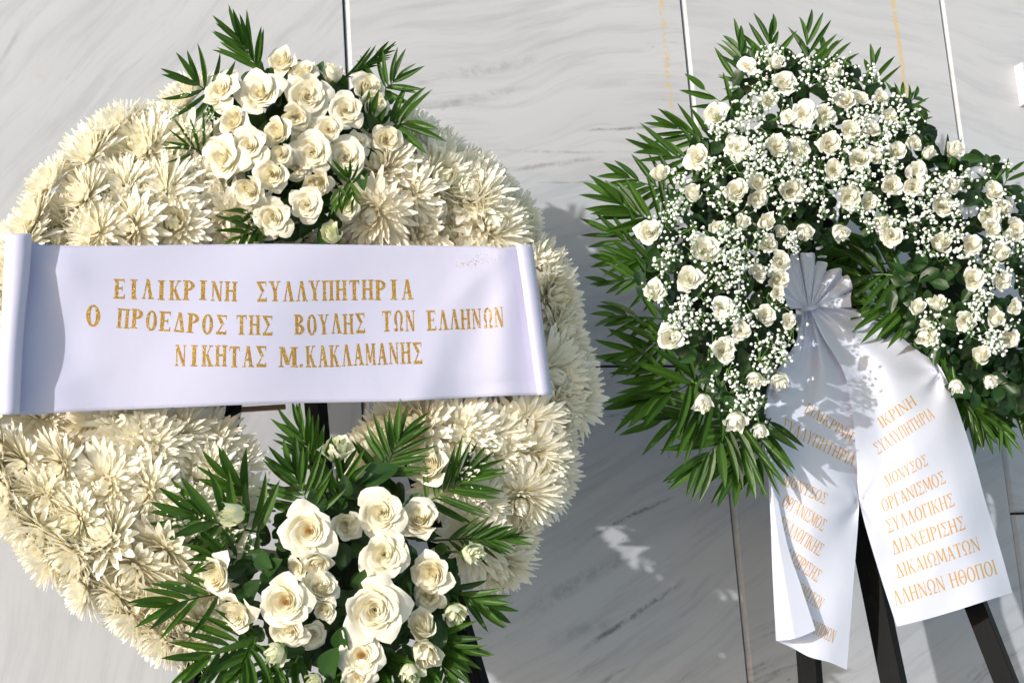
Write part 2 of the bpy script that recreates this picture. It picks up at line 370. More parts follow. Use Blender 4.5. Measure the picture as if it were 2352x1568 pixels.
def chrys_mesh(seed, n=120, flat=0.0, wid=0.12, hollow=False):
    r = random.Random(seed); V = []; Fc = []; T = []; Q = []
    for i in range(n):
        q = (i + 0.5) / n; q0 = q
        if hollow: q = 0.22 + 0.78*q
        az = i * 2.39996 + r.uniform(-.10, .10)
        L = (0.24 + 0.80 * q**0.62) * r.uniform(0.90, 1.08)
        el = math.radians(lerp(84, -6 + 14*flat, q**0.62) + r.uniform(-6, 6))
        kap = lerp(1.6, -0.1, q) + r.uniform(-.25, .25)        # curl towards the middle / outward
        if q < 0.35: kap += 0.8
        w = wid * (0.72 + 0.40*q + (0.40 if q > .72 else 0)) * r.uniform(0.85, 1.15)
        st = 0.03 + 0.13*q; z0 = 0.16 * (1-q)
        p = Vector((st, 0, z0)); ns = 6; side_tw = r.uniform(-.15, .15)
        o = len(V); e = el; bendy = r.uniform(-.14, .14)
        dz = []; yy = 0.0
        for k in range(ns+1):
            t = k/ns
            ww = w * (0.50, 0.74, 0.94, 1.06, 1.02, 0.80, 0.26)[k]
            nrm = Vector((-math.sin(e), 0, math.cos(e)))
            tw = side_tw * t
            for s_, cup in ((-1, 0.22), (0, 0.0), (1, 0.22)):
                vv = p + Vector((0, 1, 0)) * (s_*ww*0.5*math.cos(tw) + yy) + nrm * (cup*ww*0.6 + s_*ww*0.5*math.sin(tw))
                V.append(Matrix.Rotation(az, 3, 'Z') @ vv); T.append(t); Q.append(q0)
            p = p + Vector((math.cos(e), 0, math.sin(e))) * (L/ns); e += kap / ns; yy += bendy*L/ns*t
        Fc += grid_faces(3, ns+1, o)
    return mesh('chrysanthemum', V, Fc, M['chrys'], T, Q)
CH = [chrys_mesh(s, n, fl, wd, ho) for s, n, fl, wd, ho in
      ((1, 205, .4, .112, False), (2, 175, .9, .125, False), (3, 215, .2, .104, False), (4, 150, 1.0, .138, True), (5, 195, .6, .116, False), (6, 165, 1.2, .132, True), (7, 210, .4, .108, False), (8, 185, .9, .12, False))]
def disc_mesh(mat, rad):
    V = []; Fc = []; r = random.Random(3)
    for i in range(26):
        a = i*2.4; rr = rad*math.sqrt(i/26); h = 0.16*(1-i/40)+r.uniform(-.02, .04); p = Vector((rr*math.cos(a), rr*math.sin(a), 0))
        v, f = tube([p, p + Vector((0.02*math.cos(a), 0.02*math.sin(a), h + 0.06))], [0.022, 0.016], 4)
        o = len(V); V += v; Fc += [tuple(k+o for k in q) for q in f]
    return mesh('flower_centre', V, Fc, mat, smooth=False)
DISC_O = disc_mesh(M['disc'], 0.13); DISC_G = disc_mesh(M['greendisc'], 0.10)

def petal(az, aw, R, Rm, H, curl, edge, ph, nu=9, nv=8, wav=0.02, tip=0.0):
    V = []; T = []
    for j in range(nv):
        v = j/(nv-1)
        for i in range(nu):
            u = -1 + 2*i/(nu-1)
            vv = v * (1 - edge * abs(u)**2.4) * (1 + tip*math.exp(-(u/0.25)**2)*v)
            a = 1-vv
            r = 3*a*a*vv*Rm*0.85 + 3*a*vv*vv*Rm*1.05 + vv**3*R + a**3*0.03
            z = 3*a*a*vv*H*0.02 + 3*a*vv*vv*H*0.68 + vv**3*H
            c = max(0, vv-0.70)/0.30
            r += curl*c**1.6; z -= curl*0.75*c**2.2
            r *= 1 + 0.11*u
            r += wav*vv*vv*(math.sin(3.1*u+ph)+.5*math.sin(7*u+ph*2)); z += wav*1.4*vv*vv*(math.sin(4.3*u+ph*1.7)+.5*math.sin(8*u-ph))
            an = az + u*aw*(0.50 + 0.50*math.sin(PI*min(1, 0.1+vv*0.62)))
            V.append(Vector((r*math.cos(an), r*math.sin(an), z))); T.append(vv)
    return V, T, nu, nv
def rose_meshes(kind, seed, nout, mat):
    r = random.Random(seed); core = []; outer = []
    U = r.uniform
    if kind == 'mid':
        for i in range(20):
            q = i/19; R = 0.06+0.60*q; core.append((R, R+0.06*q, lerp(.90, .78, q), .05+.12*q, .32))
        outs = [(0.74, .78, .76, .12), (0.78, .82, .70, .16), (0.86, .86, .62, .20), (0.92, .88, .52, .24), (0.94, .88, .44, .24)]
    elif kind == 'open':
        for i in range(25):
            q = i/24; R = 0.05+0.70*q; core.append((R, R+0.02, lerp(.64, .46, q), .05+.17*q, .28))
        outs = [(0.80, .80, .56, .20), (0.86, .84, .50, .24), (0.98, .86, .34, .26), (1.03, .88, .26, .24), (1.03, .90, .22, .22)]
    elif kind == 'garden':
        for i in range(17):
            q = i/16; R = 0.20+0.52*q; core.append((R, R*1.0+.02, lerp(.46, .50, q), .03+.16*q, .22))
        outs = [(0.84, .74, .42, .22), (0.90, .78, .38, .24), (0.98, .84, .30, .24), (1.02, .88, .24, .22), (1.03, .90, .20, .2)]
    else:
        for i in range(10):
            q = i/9; R = 0.04+0.30*q; core.append((R, R+0.12*q, lerp(1.18, 1.10, q), .02+.05*q, .40))
        outs = [(.40, .50, 1.06, .08), (.44, .54, 1.02, .12), (.50, .56, .98, .16), (.56, .60, .92, .20), (.52, .58, .86, .2)]
    az = U(0, 6); V = []; Fc = []; T = []; Q = []
    def put(prm, az, aw, qq, V, Fc, T, Q, tip=0.0):
        R, Rm, H, curl, edge = prm
        v, t, nu, nv = petal(az, aw, R*U(.95, 1.05), Rm*U(.96, 1.04), H*U(.94, 1.05), curl*U(.6, 1.3), edge, U(0, 6), wav=0.02+0.042*qq, tip=tip)
        o = len(V); V += v; T += t; Q += [qq]*len(v); Fc += grid_faces(nu, nv, o)
    for i, prm in enumerate(core):
        q = i/len(core); put(prm, az, lerp(1.45, 1.0, q), q*0.8, V, Fc, T, Q); az += 2.2 + U(-.2, .2)
    outm = []
    for i, (R, Rm, H, cl) in enumerate(outs):
        tgt = i < nout
        v2, f2, t2, q2 = ([], [], [], []) if tgt else (V, Fc, T, Q)
        put((R, Rm, H, cl, .22), az, U(.78, .95), 1.0, v2, f2, t2, q2, tip=U(0, .10 if kind != 'mid' else .2)); az += 2*PI*2/5 + U(-.15, .15)
        if tgt: outm.append(mesh('petal', v2, f2, mat, t2, q2))
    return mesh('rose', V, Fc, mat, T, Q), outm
def calyx_mesh(bud):
    V = []; Fc = []; T = []
    R = 0.50 if bud else 0.45
    for k in range(5):
        az = k*2*PI/5; o = len(V)
        for j in range(6):
            t = j/5; w = 0.17*math.sin(PI*min(1, .15+t*.85))*(1 if j < 5 else .2)
            r = 0.06 + R*0.95*math.sin(t*1.35); z = -0.06 + (0.50 if bud else .2)*t**1.6 - (0.25*max(0, t-.7))
            for s_ in (-1, 0, 1):
                V.append(Matrix.Rotation(az, 3, 'Z') @ Vector((r+0.03, s_*w, z - abs(s_)*.01))); T.append(t*.9)
        Fc += grid_faces(3, 6, o)
    v, f = tube([(0, 0, .02), (0, 0, -.08), (0, 0, -.2)], [.12, .10, .05], 8); o = len(V); V += v; T += [0.3]*len(v); Fc += [tuple(i+o for i in q) for q in f]
    return mesh('calyx', V, Fc, M['stem'], T)
CAL = {True: calyx_mesh(True), False: calyx_mesh(False)}
ROSES = {}
for kind in ('mid', 'open', 'garden', 'bud'):
    for s_ in range(4):
        ROSES[(kind, s_, 5)] = rose_meshes(kind, 11*s_+hash(kind[0]) % 1 + {'mid': 1, 'open': 2, 'garden': 3, 'bud': 4}[kind], 5, M['rose'])
        if kind != 'garden':
            ROSES[(kind, s_, 3)] = rose_meshes(kind, 13*s_+5, 3, M['rose_white'])
for s_ in range(4): ROSES[('gbud', s_, 5)] = rose_meshes('bud', 17*s_+9, 5, M['rose_green'])
ZC = {'mid': .42, 'open': .32, 'garden': .28, 'bud': .55, 'gbud': .55}
KR = {'mid': .98, 'open': .98, 'garden': .98, 'bud': 1.25, 'gbud': 1.25}
def add_rose(parent, u, v, rpx, kind, fx, fy, d, nout=5, stemlen=0.0, label=None):
    s = rpx * S(u, v, d) / KR[kind] * (1.62 if 'bud' in kind else .93)
    R = frame((fx, fy, 1.0), random.uniform(0, 6.28)).to_4x4()
    rnd = random.uniform(.95, 1.05)
    Mw = Matrix.Translation(P(u, v, d)) @ R @ Matrix.Diagonal((s, s*rnd, s, 1)) @ Matrix.Translation((0, 0, -ZC[kind]))
    core, outs = ROSES[(kind, random.randrange(4), nout)]
    if kind == 'garden': s *= 1.0
    o = link('rose', core, parent, Matrix.Translation(-parent.location) @ Mw)
    for mm in outs: link('petal', mm, o)
    if 'bud' in kind or kind == 'mid':
        link('calyx', CAL['bud' in kind], o)
    if kind == 'garden': link('flower_centre', DISC_O, o, Matrix.Translation((0, 0, .16)) @ Matrix.Rotation(.3, 4, 'X') @ Matrix.Diagonal((1.0, .8, 1.3, 1)))
    if stemlen:
        vv, ff = tube([(0, 0, -.05), (.03, 0, -stemlen*.5), (-.02, .03, -stemlen)], [.065, .055, .055], 7)
        link('stem', mesh('stem', vv, ff, M['stem']), o)
    if label: o['label'] = label
    return o

# leaflets / fronds
def leaflet_mesh(seed, bend, nl=9, rib=0.10, shape=0.8):
    V = []; T = []; r = random.Random(seed); nw = 5
    for j in range(nl):
        t = j/(nl-1)
        w = 0.5*math.sin(PI*min(1, (t**shape)*0.97+0.03))**0.8 if t < 1 else 0.0
        w = max(w, 0.03) if t < 1 else 0.004
        for i in range(nw):
            s_ = -1 + 2*i/(nw-1)
            V.append(Vector((t, s_*w, 0))); T.append(t)
    out = []
    for k, p in enumerate(V):
        t = p.x; s_ = p.y
        z = bend*t*t + rib*(abs(s_)*2)                      # folded along the midrib (z later scaled with the width)
        out.append(Vector((p.x - abs(bend)*0.25*t**3, p.y + 0.10*math.sin(t*3+seed)*t, z)))
    return out, grid_faces(nw, nl), T
LFV = [leaflet_mesh(s, b, rib=rb) for s, b, rb in ((1, -.10, .5), (2, .06, .35), (3, -.22, .45), (4, -.02, .6), (5, -.35, .3))]
LFM = [mesh('leaflet', v, f, M['palm'], t) for v, f, t in LFV]
def frond(parent, base, tip, d0, d1, n, lpx, wpx=None, spread=52, quota=True, side=0, fold=0.0, curve=0.08, start=0.22, face=None, fan=0.0):
    """pinnate palm frond; base/tip in pixels, d0/d1 distances from the wall"""
    a = P(*base, d0); b = P(*tip, d1); sm = S(*base, d0)
    X = (b - a); Lr = X.length; X.normalize()
    fc = face or (random.uniform(-.25, .25), random.uniform(-.25, .25), 1)
    Zf = (ROT @ Vector(fc)).normalized(); Zf = (Zf - X * Zf.dot(X)).normalized(); Yf = Zf.cross(X)
    R = Matrix((X, Yf, Zf)).transposed().to_4x4()
    Mw = Matrix.Translation(a) @ R
    cv = curve * random.choice((-1, 1)) if curve else 0
    def rp(t): return Vector((Lr*t, cv*Lr*math.sin(PI*t)*0.5, -0.10*Lr*t*t))
    pts = [rp(k/8) for k in range(9)]
    v, f = tube(pts, [lerp(.0022, .0008, k/8) for k in range(9)], 5)
    o = link('palm_frond', mesh('palm_frond', v, f, M['stem'] if random.random() < .3 else M['leaf'], [0.2]*len(v)), parent, Matrix.Translation(-parent.location) @ Mw)
    L0 = lpx * sm; W0 = (wpx or lpx*0.15) * sm * .9
    mats = []
    for k in range(n):
        sd = 1 if k % 2 else -1
        if side: sd = side
        t = lerp(start, 0.99, (k//2*2 + (0.3 if k % 2 else 0)) / max(1, n-1)); t = min(t, 1)
        prog = (t-start)/(1-start)
        ang = math.radians(lerp(spread, 9, prog**1.3) + random.uniform(-6, 6)) * sd
        if fan: ang = math.radians(lerp(spread+fan, 6, prog) + random.uniform(-5, 5)) * sd
        L = L0 * (0.72 + 0.38*math.sin(PI*min(1, 0.25+0.70*prog))) * random.uniform(.88, 1.08)
        tw = random.uniform(-.45, .45) + fold*sd
        pit = random.uniform(-.35, .2)
        mm = Matrix.Translation(rp(t)) @ Matrix.Rotation(ang, 4, 'Z') @ Matrix.Rotation(tw, 4, 'X') @ Matrix.Rotation(pit, 4, 'Y') @ Matrix.Diagonal((L, W0*random.uniform(.85, 1.15), L*0.5 if False else W0*1.3, 1))
        if random.random() < .06: continue
        mats.append((random.randrange(len(LFM)), mm))
    if quota:
        for i, mm in mats: link('leaflet', LFM[i], o, mm)
    else:
        V = []; Fc = []; T = []
        for i, mm in mats:
            v, f, t = LFV[i]; k0 = len(V); V += [mm @ p for p in v]; T += t; Fc += [tuple(x+k0 for x in q) for q in f]
        x = link('leaflets', mesh('leaflets', V, Fc, M['palm'], T), o); x['kind'] = 'stuff'
    return o
def roundleaf(seed, bend):
    v, f, t = leaflet_mesh(seed, bend, nl=8, rib=.25, shape=.72)
    return [Vector((p.x, p.y*1.0, p.z + .05*math.sin(p.x*9+p.y*7))) for p in v], f, t
RLV = [roundleaf(s, b) for s, b in ((1, -.1), (2, -.25), (3, .1), (4, -.3))]
RLM = [mesh('rose_leaf', v, f, M['leaf'], t) for v, f, t in RLV]
RIBP = [(1780, 560), (1990, 560), (1995, 700), (2175, 840), (2280, 1160), (1755, 1160), (1745, 890), (1800, 720)]
def in_poly(x, y, poly):
    c = False; j = len(poly)-1
    for i in range(len(poly)):
        if (poly[i][1] > y) != (poly[j][1] > y) and x < (poly[j][0]-poly[i][0])*(y-poly[i][1])/(poly[j][1]-poly[i][1])+poly[i][0]: c = not c
        j = i
    return c
def rand_in(poly):
    xs = [p[0] for p in poly]; ys = [p[1] for p in poly]
    while True:
        x = random.uniform(min(xs), max(xs)); y = random.uniform(min(ys), max(ys))
        if in_poly(x, y, poly): return x, y
def leaves(parent, poly, dfun, n, lo, hi, nobj, centre=None):
    V = []; Fc = []; T = []
    for k in range(n):
        u, v = rand_in(poly); d = dfun(u, v)
        if parent.name.startswith('rose_wreath') and in_poly(u, v, RIBP): d = min(d, dR(v)-.08)
        L = random.uniform(lo, hi) * S(u, v, d)
        ro = frame((random.gauss(0, .55), random.gauss(0.1, .55), 1), random.uniform(0, 6.28)).to_4x4()
        mm = Matrix.Translation(P(u, v, d)) @ ro @ Matrix.Diagonal((L, L*random.uniform(.5, .72), L*.5, 1)) @ Matrix.Translation((-.5, 0, 0))
        i = random.randrange(4)
        if k < nobj: link('rose_leaf', RLM[i], parent, Matrix.Translation(-parent.location) @ mm)
        else:
            v_, f_, t_ = RLV[i]; k0 = len(V); V += [mm @ p - parent.location for p in v_]; T += t_; Fc += [tuple(x+k0 for x in q) for q in f_]
    if V:
        x = link('leaf_mass', mesh('leaf_mass', V, Fc, M['leaf'], T), parent); x['kind'] = 'stuff'

# ================================================================ LEFT WREATH
def dL(v): return 0.50 + 0.00009*(v-850)
CL = (680, 850)
wl = thing('chrysanthemum_wreath', 'big ring wreath of cream white chrysanthemums on a black easel', 'wreath', P(*CL, dL(850)))
def bare(u, v):
    if 555 < u < 835 and v < 560: return True
    if 470 < u < 900 and v < 330: return True
    if v > 1050 and u > lerp(590, 440, (v-1050)/430) and u < lerp(985, 1150, (v-1050)/330): return True
    return False
pts = []
tries = 0
RO, RI = 638, 250
RT = ([0, 30, 50, 90, 112, 130, 150, 180, 210, 240, 270, 300, 325, 345, 360], [640, 636, 654, 686, 690, 715, 722, 745, 735, 682, 648, 616, 612, 624, 640])
while tries < 90000:
    tries += 1
    a = random.uniform(0, 2*PI); r = math.sqrt(random.uniform(RI**2, RO**2))
    rm = r if r < 442 else 442 + (r-442)*(float(np.interp(math.degrees(a), *RT))-442)/196
    u = CL[0]+rm*math.cos(a); v = CL[1]+rm*math.sin(a)
    if bare(u, v): continue
    if 170 < u < 1130 and 640 < v < 860: continue
    if u < -100: continue
    e = abs(r-442)/198
    md = lerp(84, 56, e**2)
    if any((u-p[0])**2+(v-p[1])**2 < md*md for p in pts): continue
    pts.append((u, v, r, a))
for (u, v, r, a) in pts:
    s_ = max(-1, min(1, (r-442)/205)); h = 0.125*math.sqrt(max(0.03, 1-s_*s_*0.93))
    d = dL(v)+h - (.05 if 60 < u < 1225 and 535 < v < 965 else 0)
    fx, fy = math.cos(a)*s_*1.15, -math.sin(a)*s_*1.15
    R = frame((fx+random.gauss(0, .30), fy+random.gauss(0.05, .30), max(.25, math.sqrt(max(0, 1-s_*s_)))+.15), random.uniform(0, 6.28)).to_4x4()
    sz = random.uniform(76, 103)*S(u, v, d)
    i = random.randrange(8)
    o = link('chrysanthemum', CH[i], wl, Matrix.Translation(P(u, v, d)-wl.location) @ R @ Matrix.Scale(sz, 4) @ Matrix.Translation((0, 0, -.12)))
    if i in (3, 5): link('flower_centre', DISC_O, o, Matrix.Translation((0, 0, .12)) @ Matrix.Scale(1.25, 4))
    elif random.random() < .3: link('flower_centre', DISC_G, o)
print('blooms', len(pts))
# bed under the blooms
V = []; Fc = []; NA, NB = 96, 14
for i in range(NA):
    a = 2*PI*i/NA; u = CL[0]+442*math.cos(a); v = CL[1]+442*math.sin(a)
    thin = bare(u, v) or bare(CL[0]+300*math.cos(a), CL[1]+300*math.sin(a))
    tr = 26 if thin else 140
    for j in range(NB):
        b = 2*PI*j/NB; rr = (442 if thin else 442 + (float(np.interp(math.degrees(a), *RT))-640)*.5)+tr*math.cos(b); h = (0.012 if thin else 0.075)*math.sin(b)
        V.append(P(CL[0]+rr*math.cos(a), CL[1]+rr*math.sin(a), dL(v)+0.012+h))
for i in range(NA):
    for j in range(NB): Fc.append((i*NB+j, ((i+1) % NA)*NB+j, ((i+1) % NA)*NB+(j+1) % NB, i*NB+(j+1) % NB))
world_part('wreath_base', V, Fc, M['foam'], wl, smooth=True)

def moss_pad(parent, c, ru, rv, h):
    V = []; NA, NB = 28, 9
    for i in range(NB):
        a = PI/2*i/(NB-1)
        for j in range(NA):
            b = 2*PI*j/NA; k = math.cos(a)*(1+.12*math.sin(3*b+i)+random.uniform(-.05, .05))
            u = c[0]+ru*k*math.cos(b); v = c[1]+rv*k*math.sin(b); V.append(P(u, v, dL(v)+.015+h*math.sin(a)*random.uniform(.9, 1.05)))
    Fc = [(i*NA+j, i*NA+(j+1) % NA, (i+1)*NA+(j+1) % NA, (i+1)*NA+j) for i in range(NB-1) for j in range(NA)]
    world_part('moss_pad', V, Fc, M['dark'], parent, smooth=True)
# ---------------------------------------------------------------- upper rose spray
ts = thing('rose_spray', 'spray of cream roses and palm leaves on top of the big chrysanthemum wreath', 'flower arrangement', P(660, 380, .60))
def dT(u, v): return dL(v) + 0.215 - 0.05*(((u-670)/230)**2 + ((v-330)/230)**2)
TOP = [(850, 340, 105, 'mid', -.3, .45), (985, 410, 95, 'mid', -.1, .8), (1175, 430, 88, 'bud', 0, 1.8), (440, 530, 132, 'open', -.35, .35),
 (700, 545, 145, 'open', -.1, .3), (1020, 570, 142, 'open', .25, .0), (1415, 520, 108, 'mid', .5, .25), (1270, 665, 116, 'open', .2, 0),
 (1462, 640, 98, 'mid', .5, -.1), (530, 735, 108, 'mid', -.5, .1), (938, 722, 105, 'mid', .2, -.3), (1150, 790, 92, 'open', .1, 0), (815, 815, 105, 'mid', -.6, .0),
 (630, 905, 132, 'open', -.1, 0), (455, 985, 145, 'open', -.35, -.05), (1045, 945, 128, 'open', 0, -.1), (840, 957, 76, 'mid', 0, -.1), (1265, 970, 128, 'open', .05, .05),
 (1535, 855, 98, 'mid', .25, 0), (780, 1090, 108, 'mid', 0, -.1), (625, 1190, 112, 'mid', -.4, -.5), (1078, 1145, 108, 'mid', .1, -.7), (1005, 1290, 108, 'open', 0, -.1),
 (790, 1375, 130, 'open', -.1, -.3), (1265, 1285, 98, 'mid', .1, -.2), (1172, 1478, 92, 'gbud', -.2, .7), (1605, 1200, 92, 'mid', -.1, .1), (950, 1050, 80, 'open', .2, -.5),
 (1345, 870, 80, 'open', .5, .5), (1000, 820, 95, 'open', -.3, .3)]
for x, y, r, k, fx, fy in TOP:
    u, v = Z2(x, y); bk = -.025 if (x, y) in ((950, 1050), (1345, 870), (1000, 820)) else 0
    if (x, y) in ((1605, 1200),): bk = -.01
    add_rose(ts, u, v, r/2.613*K, k, fx, fy, dT(u, v) + bk + random.uniform(-.006, .006), 5)
tp = [Z2(*p) for p in ((420, 520), (850, 360), (1200, 450), (1500, 520), (1560, 800), (1400, 1000), (1350, 1250), (1200, 1500), (720, 1500), (560, 1250), (420, 1000), (400, 800))]
leaves(ts, tp, lambda u, v: dL(v)+random.uniform(.05, .155), 230, 42, 76, 230)
moss_pad(ts, Z2(960, 900), 95, 130, .07)
def zf(fn, b, t): return fn(*b), fn(*t)
for b, t, n, lp, sp, st, kw in (
  ((715, 440), (560, 190), 20, 95, 38, .05, dict(fan=0)), ((420, 600), (270, 480), 12, 105, 60, .0, dict(fan=38)),
  ((370, 960), (235, 895), 10, 90, 50, .0, dict(wpx=9, fan=30)), ((1230, 470), (1480, 300), 14, 75, 22, .1, dict(fold=.9, wpx=10)),
  ((1480, 570), (1590, 470), 15, 90, 70, .0, dict(fan=30, wpx=14)), ((1560, 775), (1640, 760), 7, 118, 60, .0, dict(fan=10, wpx=21)),
  ((1300, 1150), (1280, 1100), 7, 72, 35, .0, dict(wpx=10)), ((1290, 1130), (1320, 1230), 7, 85, 25, .0, dict(wpx=11)),
  ((1420, 820), (1420, 700), 5, 90, 30, 0, dict(wpx=17)), ((720, 1340), (610, 1370), 7, 75, 40, 0, dict(wpx=15)), ((700, 1450), (600, 1490), 7, 90, 40, 0, dict(wpx=16)),
  ((1230, 1180), (1215, 1280), 5, 55, 30, 0, dict(wpx=11))):
    (bu, bv), (tu, tv) = zf(Z2, b, t)
    fwd = .235 if b in ((1300, 1150), (1290, 1130), (1230, 1180)) else .14
    frond(ts, (bu, bv), (tu, tv), dL(bv)+fwd, dL(tv)+fwd+.02, n, lp, spread=sp, start=st, curve=.04, face=(-.15, .15, 1), **kw)
for b, t in (((1070, 470), (1110, 345)), ((1500, 760), (1560, 660)), ((1365, 1060), (1390, 1180)), ((870, 1090), (920, 1060)), ((1480, 800), (1400, 700))):
    (bu, bv), (tu, tv) = zf(Z2, b, t); a = P(bu, bv, dT(bu, bv)-.02); c = P(tu, tv, dT(tu, tv)+.01)
    X = c-a; L = X.length*1.1; X.normalize(); Zf = (ROT @ Vector((-.2, .3, 1))).normalized(); Zf = (Zf-X*Zf.dot(X)).normalized()
    link('rose_leaf', RLM[1], ts, Matrix.Translation(a-ts.location) @ Matrix((X, Zf.cross(X), Zf)).transposed().to_4x4() @ Matrix.Diagonal((L, L*.45, L*.4, 1)))

# ---------------------------------------------------------------- lower rose spray
bs = thing('rose_spray', 'spray of large cream roses and palm leaves under the gold lettered banner', 'flower arrangement', P(780, 1320, .62))
def dB(u, v): return dL(v) + 0.235 - 0.045*(((u-790)/270)**2 + ((v-1330)/260)**2)
BOT = [(545, 655, 92, 'gbud', -1.3, .0, 1.6), (950, 750, 142, 'garden', 0, .1, 0), (1160, 715, 82, 'mid', .3, .1, 0), (1345, 650, 128, 'open', .0, .15, 0), (1550, 680, 112, 'mid', .1, .5, 0),
 (1105, 310, 92, 'gbud', .1, 1.4, 2.2), (1600, 395, 112, 'mid', -.5, .5, 1.2), (1360, 878, 122, 'open', .1, .1, 0), (445, 985, 120, 'mid', -.7, .0, 1.4), (1615, 985, 112, 'mid', -.3, -.1, 0),
 (820, 1130, 136, 'garden', -.1, 0, 0), (560, 1195, 118, 'mid', -.6, -.5, 0), (1015, 1045, 105, 'mid', .5, .8, 0), (1000, 920, 88, 'mid', .3, -.9, 0), (1040, 1175, 72, 'mid', -.1, -.4, 0),
 (840, 1285, 108, 'open', -.2, -.5, 0), (1310, 1175, 160, 'open', .15, .15, 0), (1570, 1262, 100, 'bud', -.2, .7, 0), (1740, 1195, 80, 'gbud', .6, -.7, 1.2), (1585, 1405, 108, 'bud', .5, -.6, 1.5),
 (1835, 870, 82, 'gbud', 1.4, .0, 1.6), (775, 1410, 82, 'gbud', -.6, -.7, 1.0), (1500, 1510, 78, 'gbud', .3, -.9, 1.2), (1240, 1420, 115, 'garden', 0, .2, 0), (1215, 1540, 88, 'open', 0, -.2, 0),
 (980, 1560, 64, 'gbud', -.3, -.3, 0), (1595, 1110, 80, 'open', -.3, -.3, 0), (965, 1325, 88, 'open', .4, -.6, 0), (890, 950, 70, 'open', -.7, -.4, 0)]
for x, y, r, k, fx, fy, stl in BOT:
    u, v = ZB(x, y); bk = 0
    if (x, y) in ((1595, 1110), (965, 1325), (890, 950), (1160, 715)): bk = -.03
    if (x, y) in ((950, 750), (820, 1130), (1310, 1175)): bk = .02
    add_rose(bs, u, v, r/2.157*K, k, fx, fy, dB(u, v)+bk, 5, stl)
bp = [ZB(*p) for p in ((560, 800), (800, 680), (1050, 500), (1350, 480), (1600, 600), (1720, 800), (1760, 1200), (1600, 1450), (1300, 1560), (900, 1500), (600, 1300), (500, 1050))]
leaves(bs, bp, lambda u, v: dL(v)+random.uniform(.08, .18), 290, 38, 72, 290)
moss_pad(bs, ZB(1150, 1050), 175, 185, .085)
for b, t, n, lp, sp, st, kw in (
  ((720, 760), (330, 665), 20, 118, 72, .10, dict(wpx=24, fan=20)), ((500, 1080), (210, 1150), 11, 105, 40, .1, dict(wpx=19)),
  ((700, 1300), (370, 1440), 14, 105, 50, .1, dict(wpx=19)), ((980, 700), (860, 420), 19, 92, 62, .1, dict(wpx=17)),
  ((1020, 420), (900, 200), 15, 78, 45, .05, dict(wpx=15)), ((1330, 460), (1450, 230), 20, 90, 62, .05, dict(wpx=15)),
  ((1560, 610), (1830, 430), 24, 98, 62, .1, dict(wpx=14)), ((1620, 800), (2030, 800), 24, 66, 42, .2, dict(wpx=12)),
  ((1680, 1040), (1920, 1150), 11, 88, 38, .1, dict(wpx=18)), ((1600, 1290), (1760, 1380), 12, 85, 45, .1, dict(wpx=17)),
  ((660, 1330), (560, 1540), 13, 100, 45, .1, dict(wpx=19)), ((900, 1420), (780, 1600), 12, 100, 45, .0, dict(wpx=19)),
  ((1350, 1400), (1420, 1560), 10, 90, 40, .0, dict(wpx=19)), ((1650, 1380), (1700, 1560), 11, 85, 45, .0, dict(wpx=17)),
  ((1100, 640), (1130, 430), 12, 85, 48, .0, dict(wpx=18)), ((560, 900), (430, 890), 8, 80, 50, .0, dict(wpx=17)), ((620, 560), (545, 470), 6, 105, 30, 0, dict(wpx=22)),
  ((1160, 1420), (1120, 1540), 8, 70, 35, 0, dict(wpx=18)), ((1300, 1400), (1290, 1600), 12, 80, 45, 0, dict(wpx=16)), ((760, 1380), (690, 1600), 13, 88, 45, 0, dict(wpx=16)), ((1560, 1450), (1560, 1620), 11, 80, 40, 0, dict(wpx=16))):
    (bu, bv), (tu, tv) = zf(ZB, b, t)
    frond(bs, (bu, bv), (tu, tv), dL(bv)+.15, dL(tv)+.17, n, lp*1.2, spread=sp, start=st, curve=.05, face=(-.1, .12, 1), **kw)
for b, t in (((1230, 1080), (1240, 960)), ((1240, 500), (1420, 380)), ((1200, 480), (1290, 440)), ((1170, 560), (1130, 450)), ((1500, 600), (1560, 540)), ((720, 980), (800, 900)), ((670, 890), (750, 930)), ((1050, 1540), (1100, 1380)), ((1140, 1400), (1130, 1270)), ((620, 1130), (680, 1010))):
    (bu, bv), (tu, tv) = zf(ZB, b, t); a = P(bu, bv, dB(bu, bv)-.03); c = P(tu, tv, dB(tu, tv)+.0)
    X = c-a; L = X.length*1.1; X.normalize(); Zf = (ROT @ Vector((-.3, .5, 1))).normalized(); Zf = (Zf-X*Zf.dot(X)).normalized()
    link('rose_leaf', RLM[random.randrange(4)], bs, Matrix.Translation(a-bs.location) @ Matrix((X, Zf.cross(X), Zf)).transposed().to_4x4() @ Matrix.Diagonal((L, L*.62, L*.5, 1)))

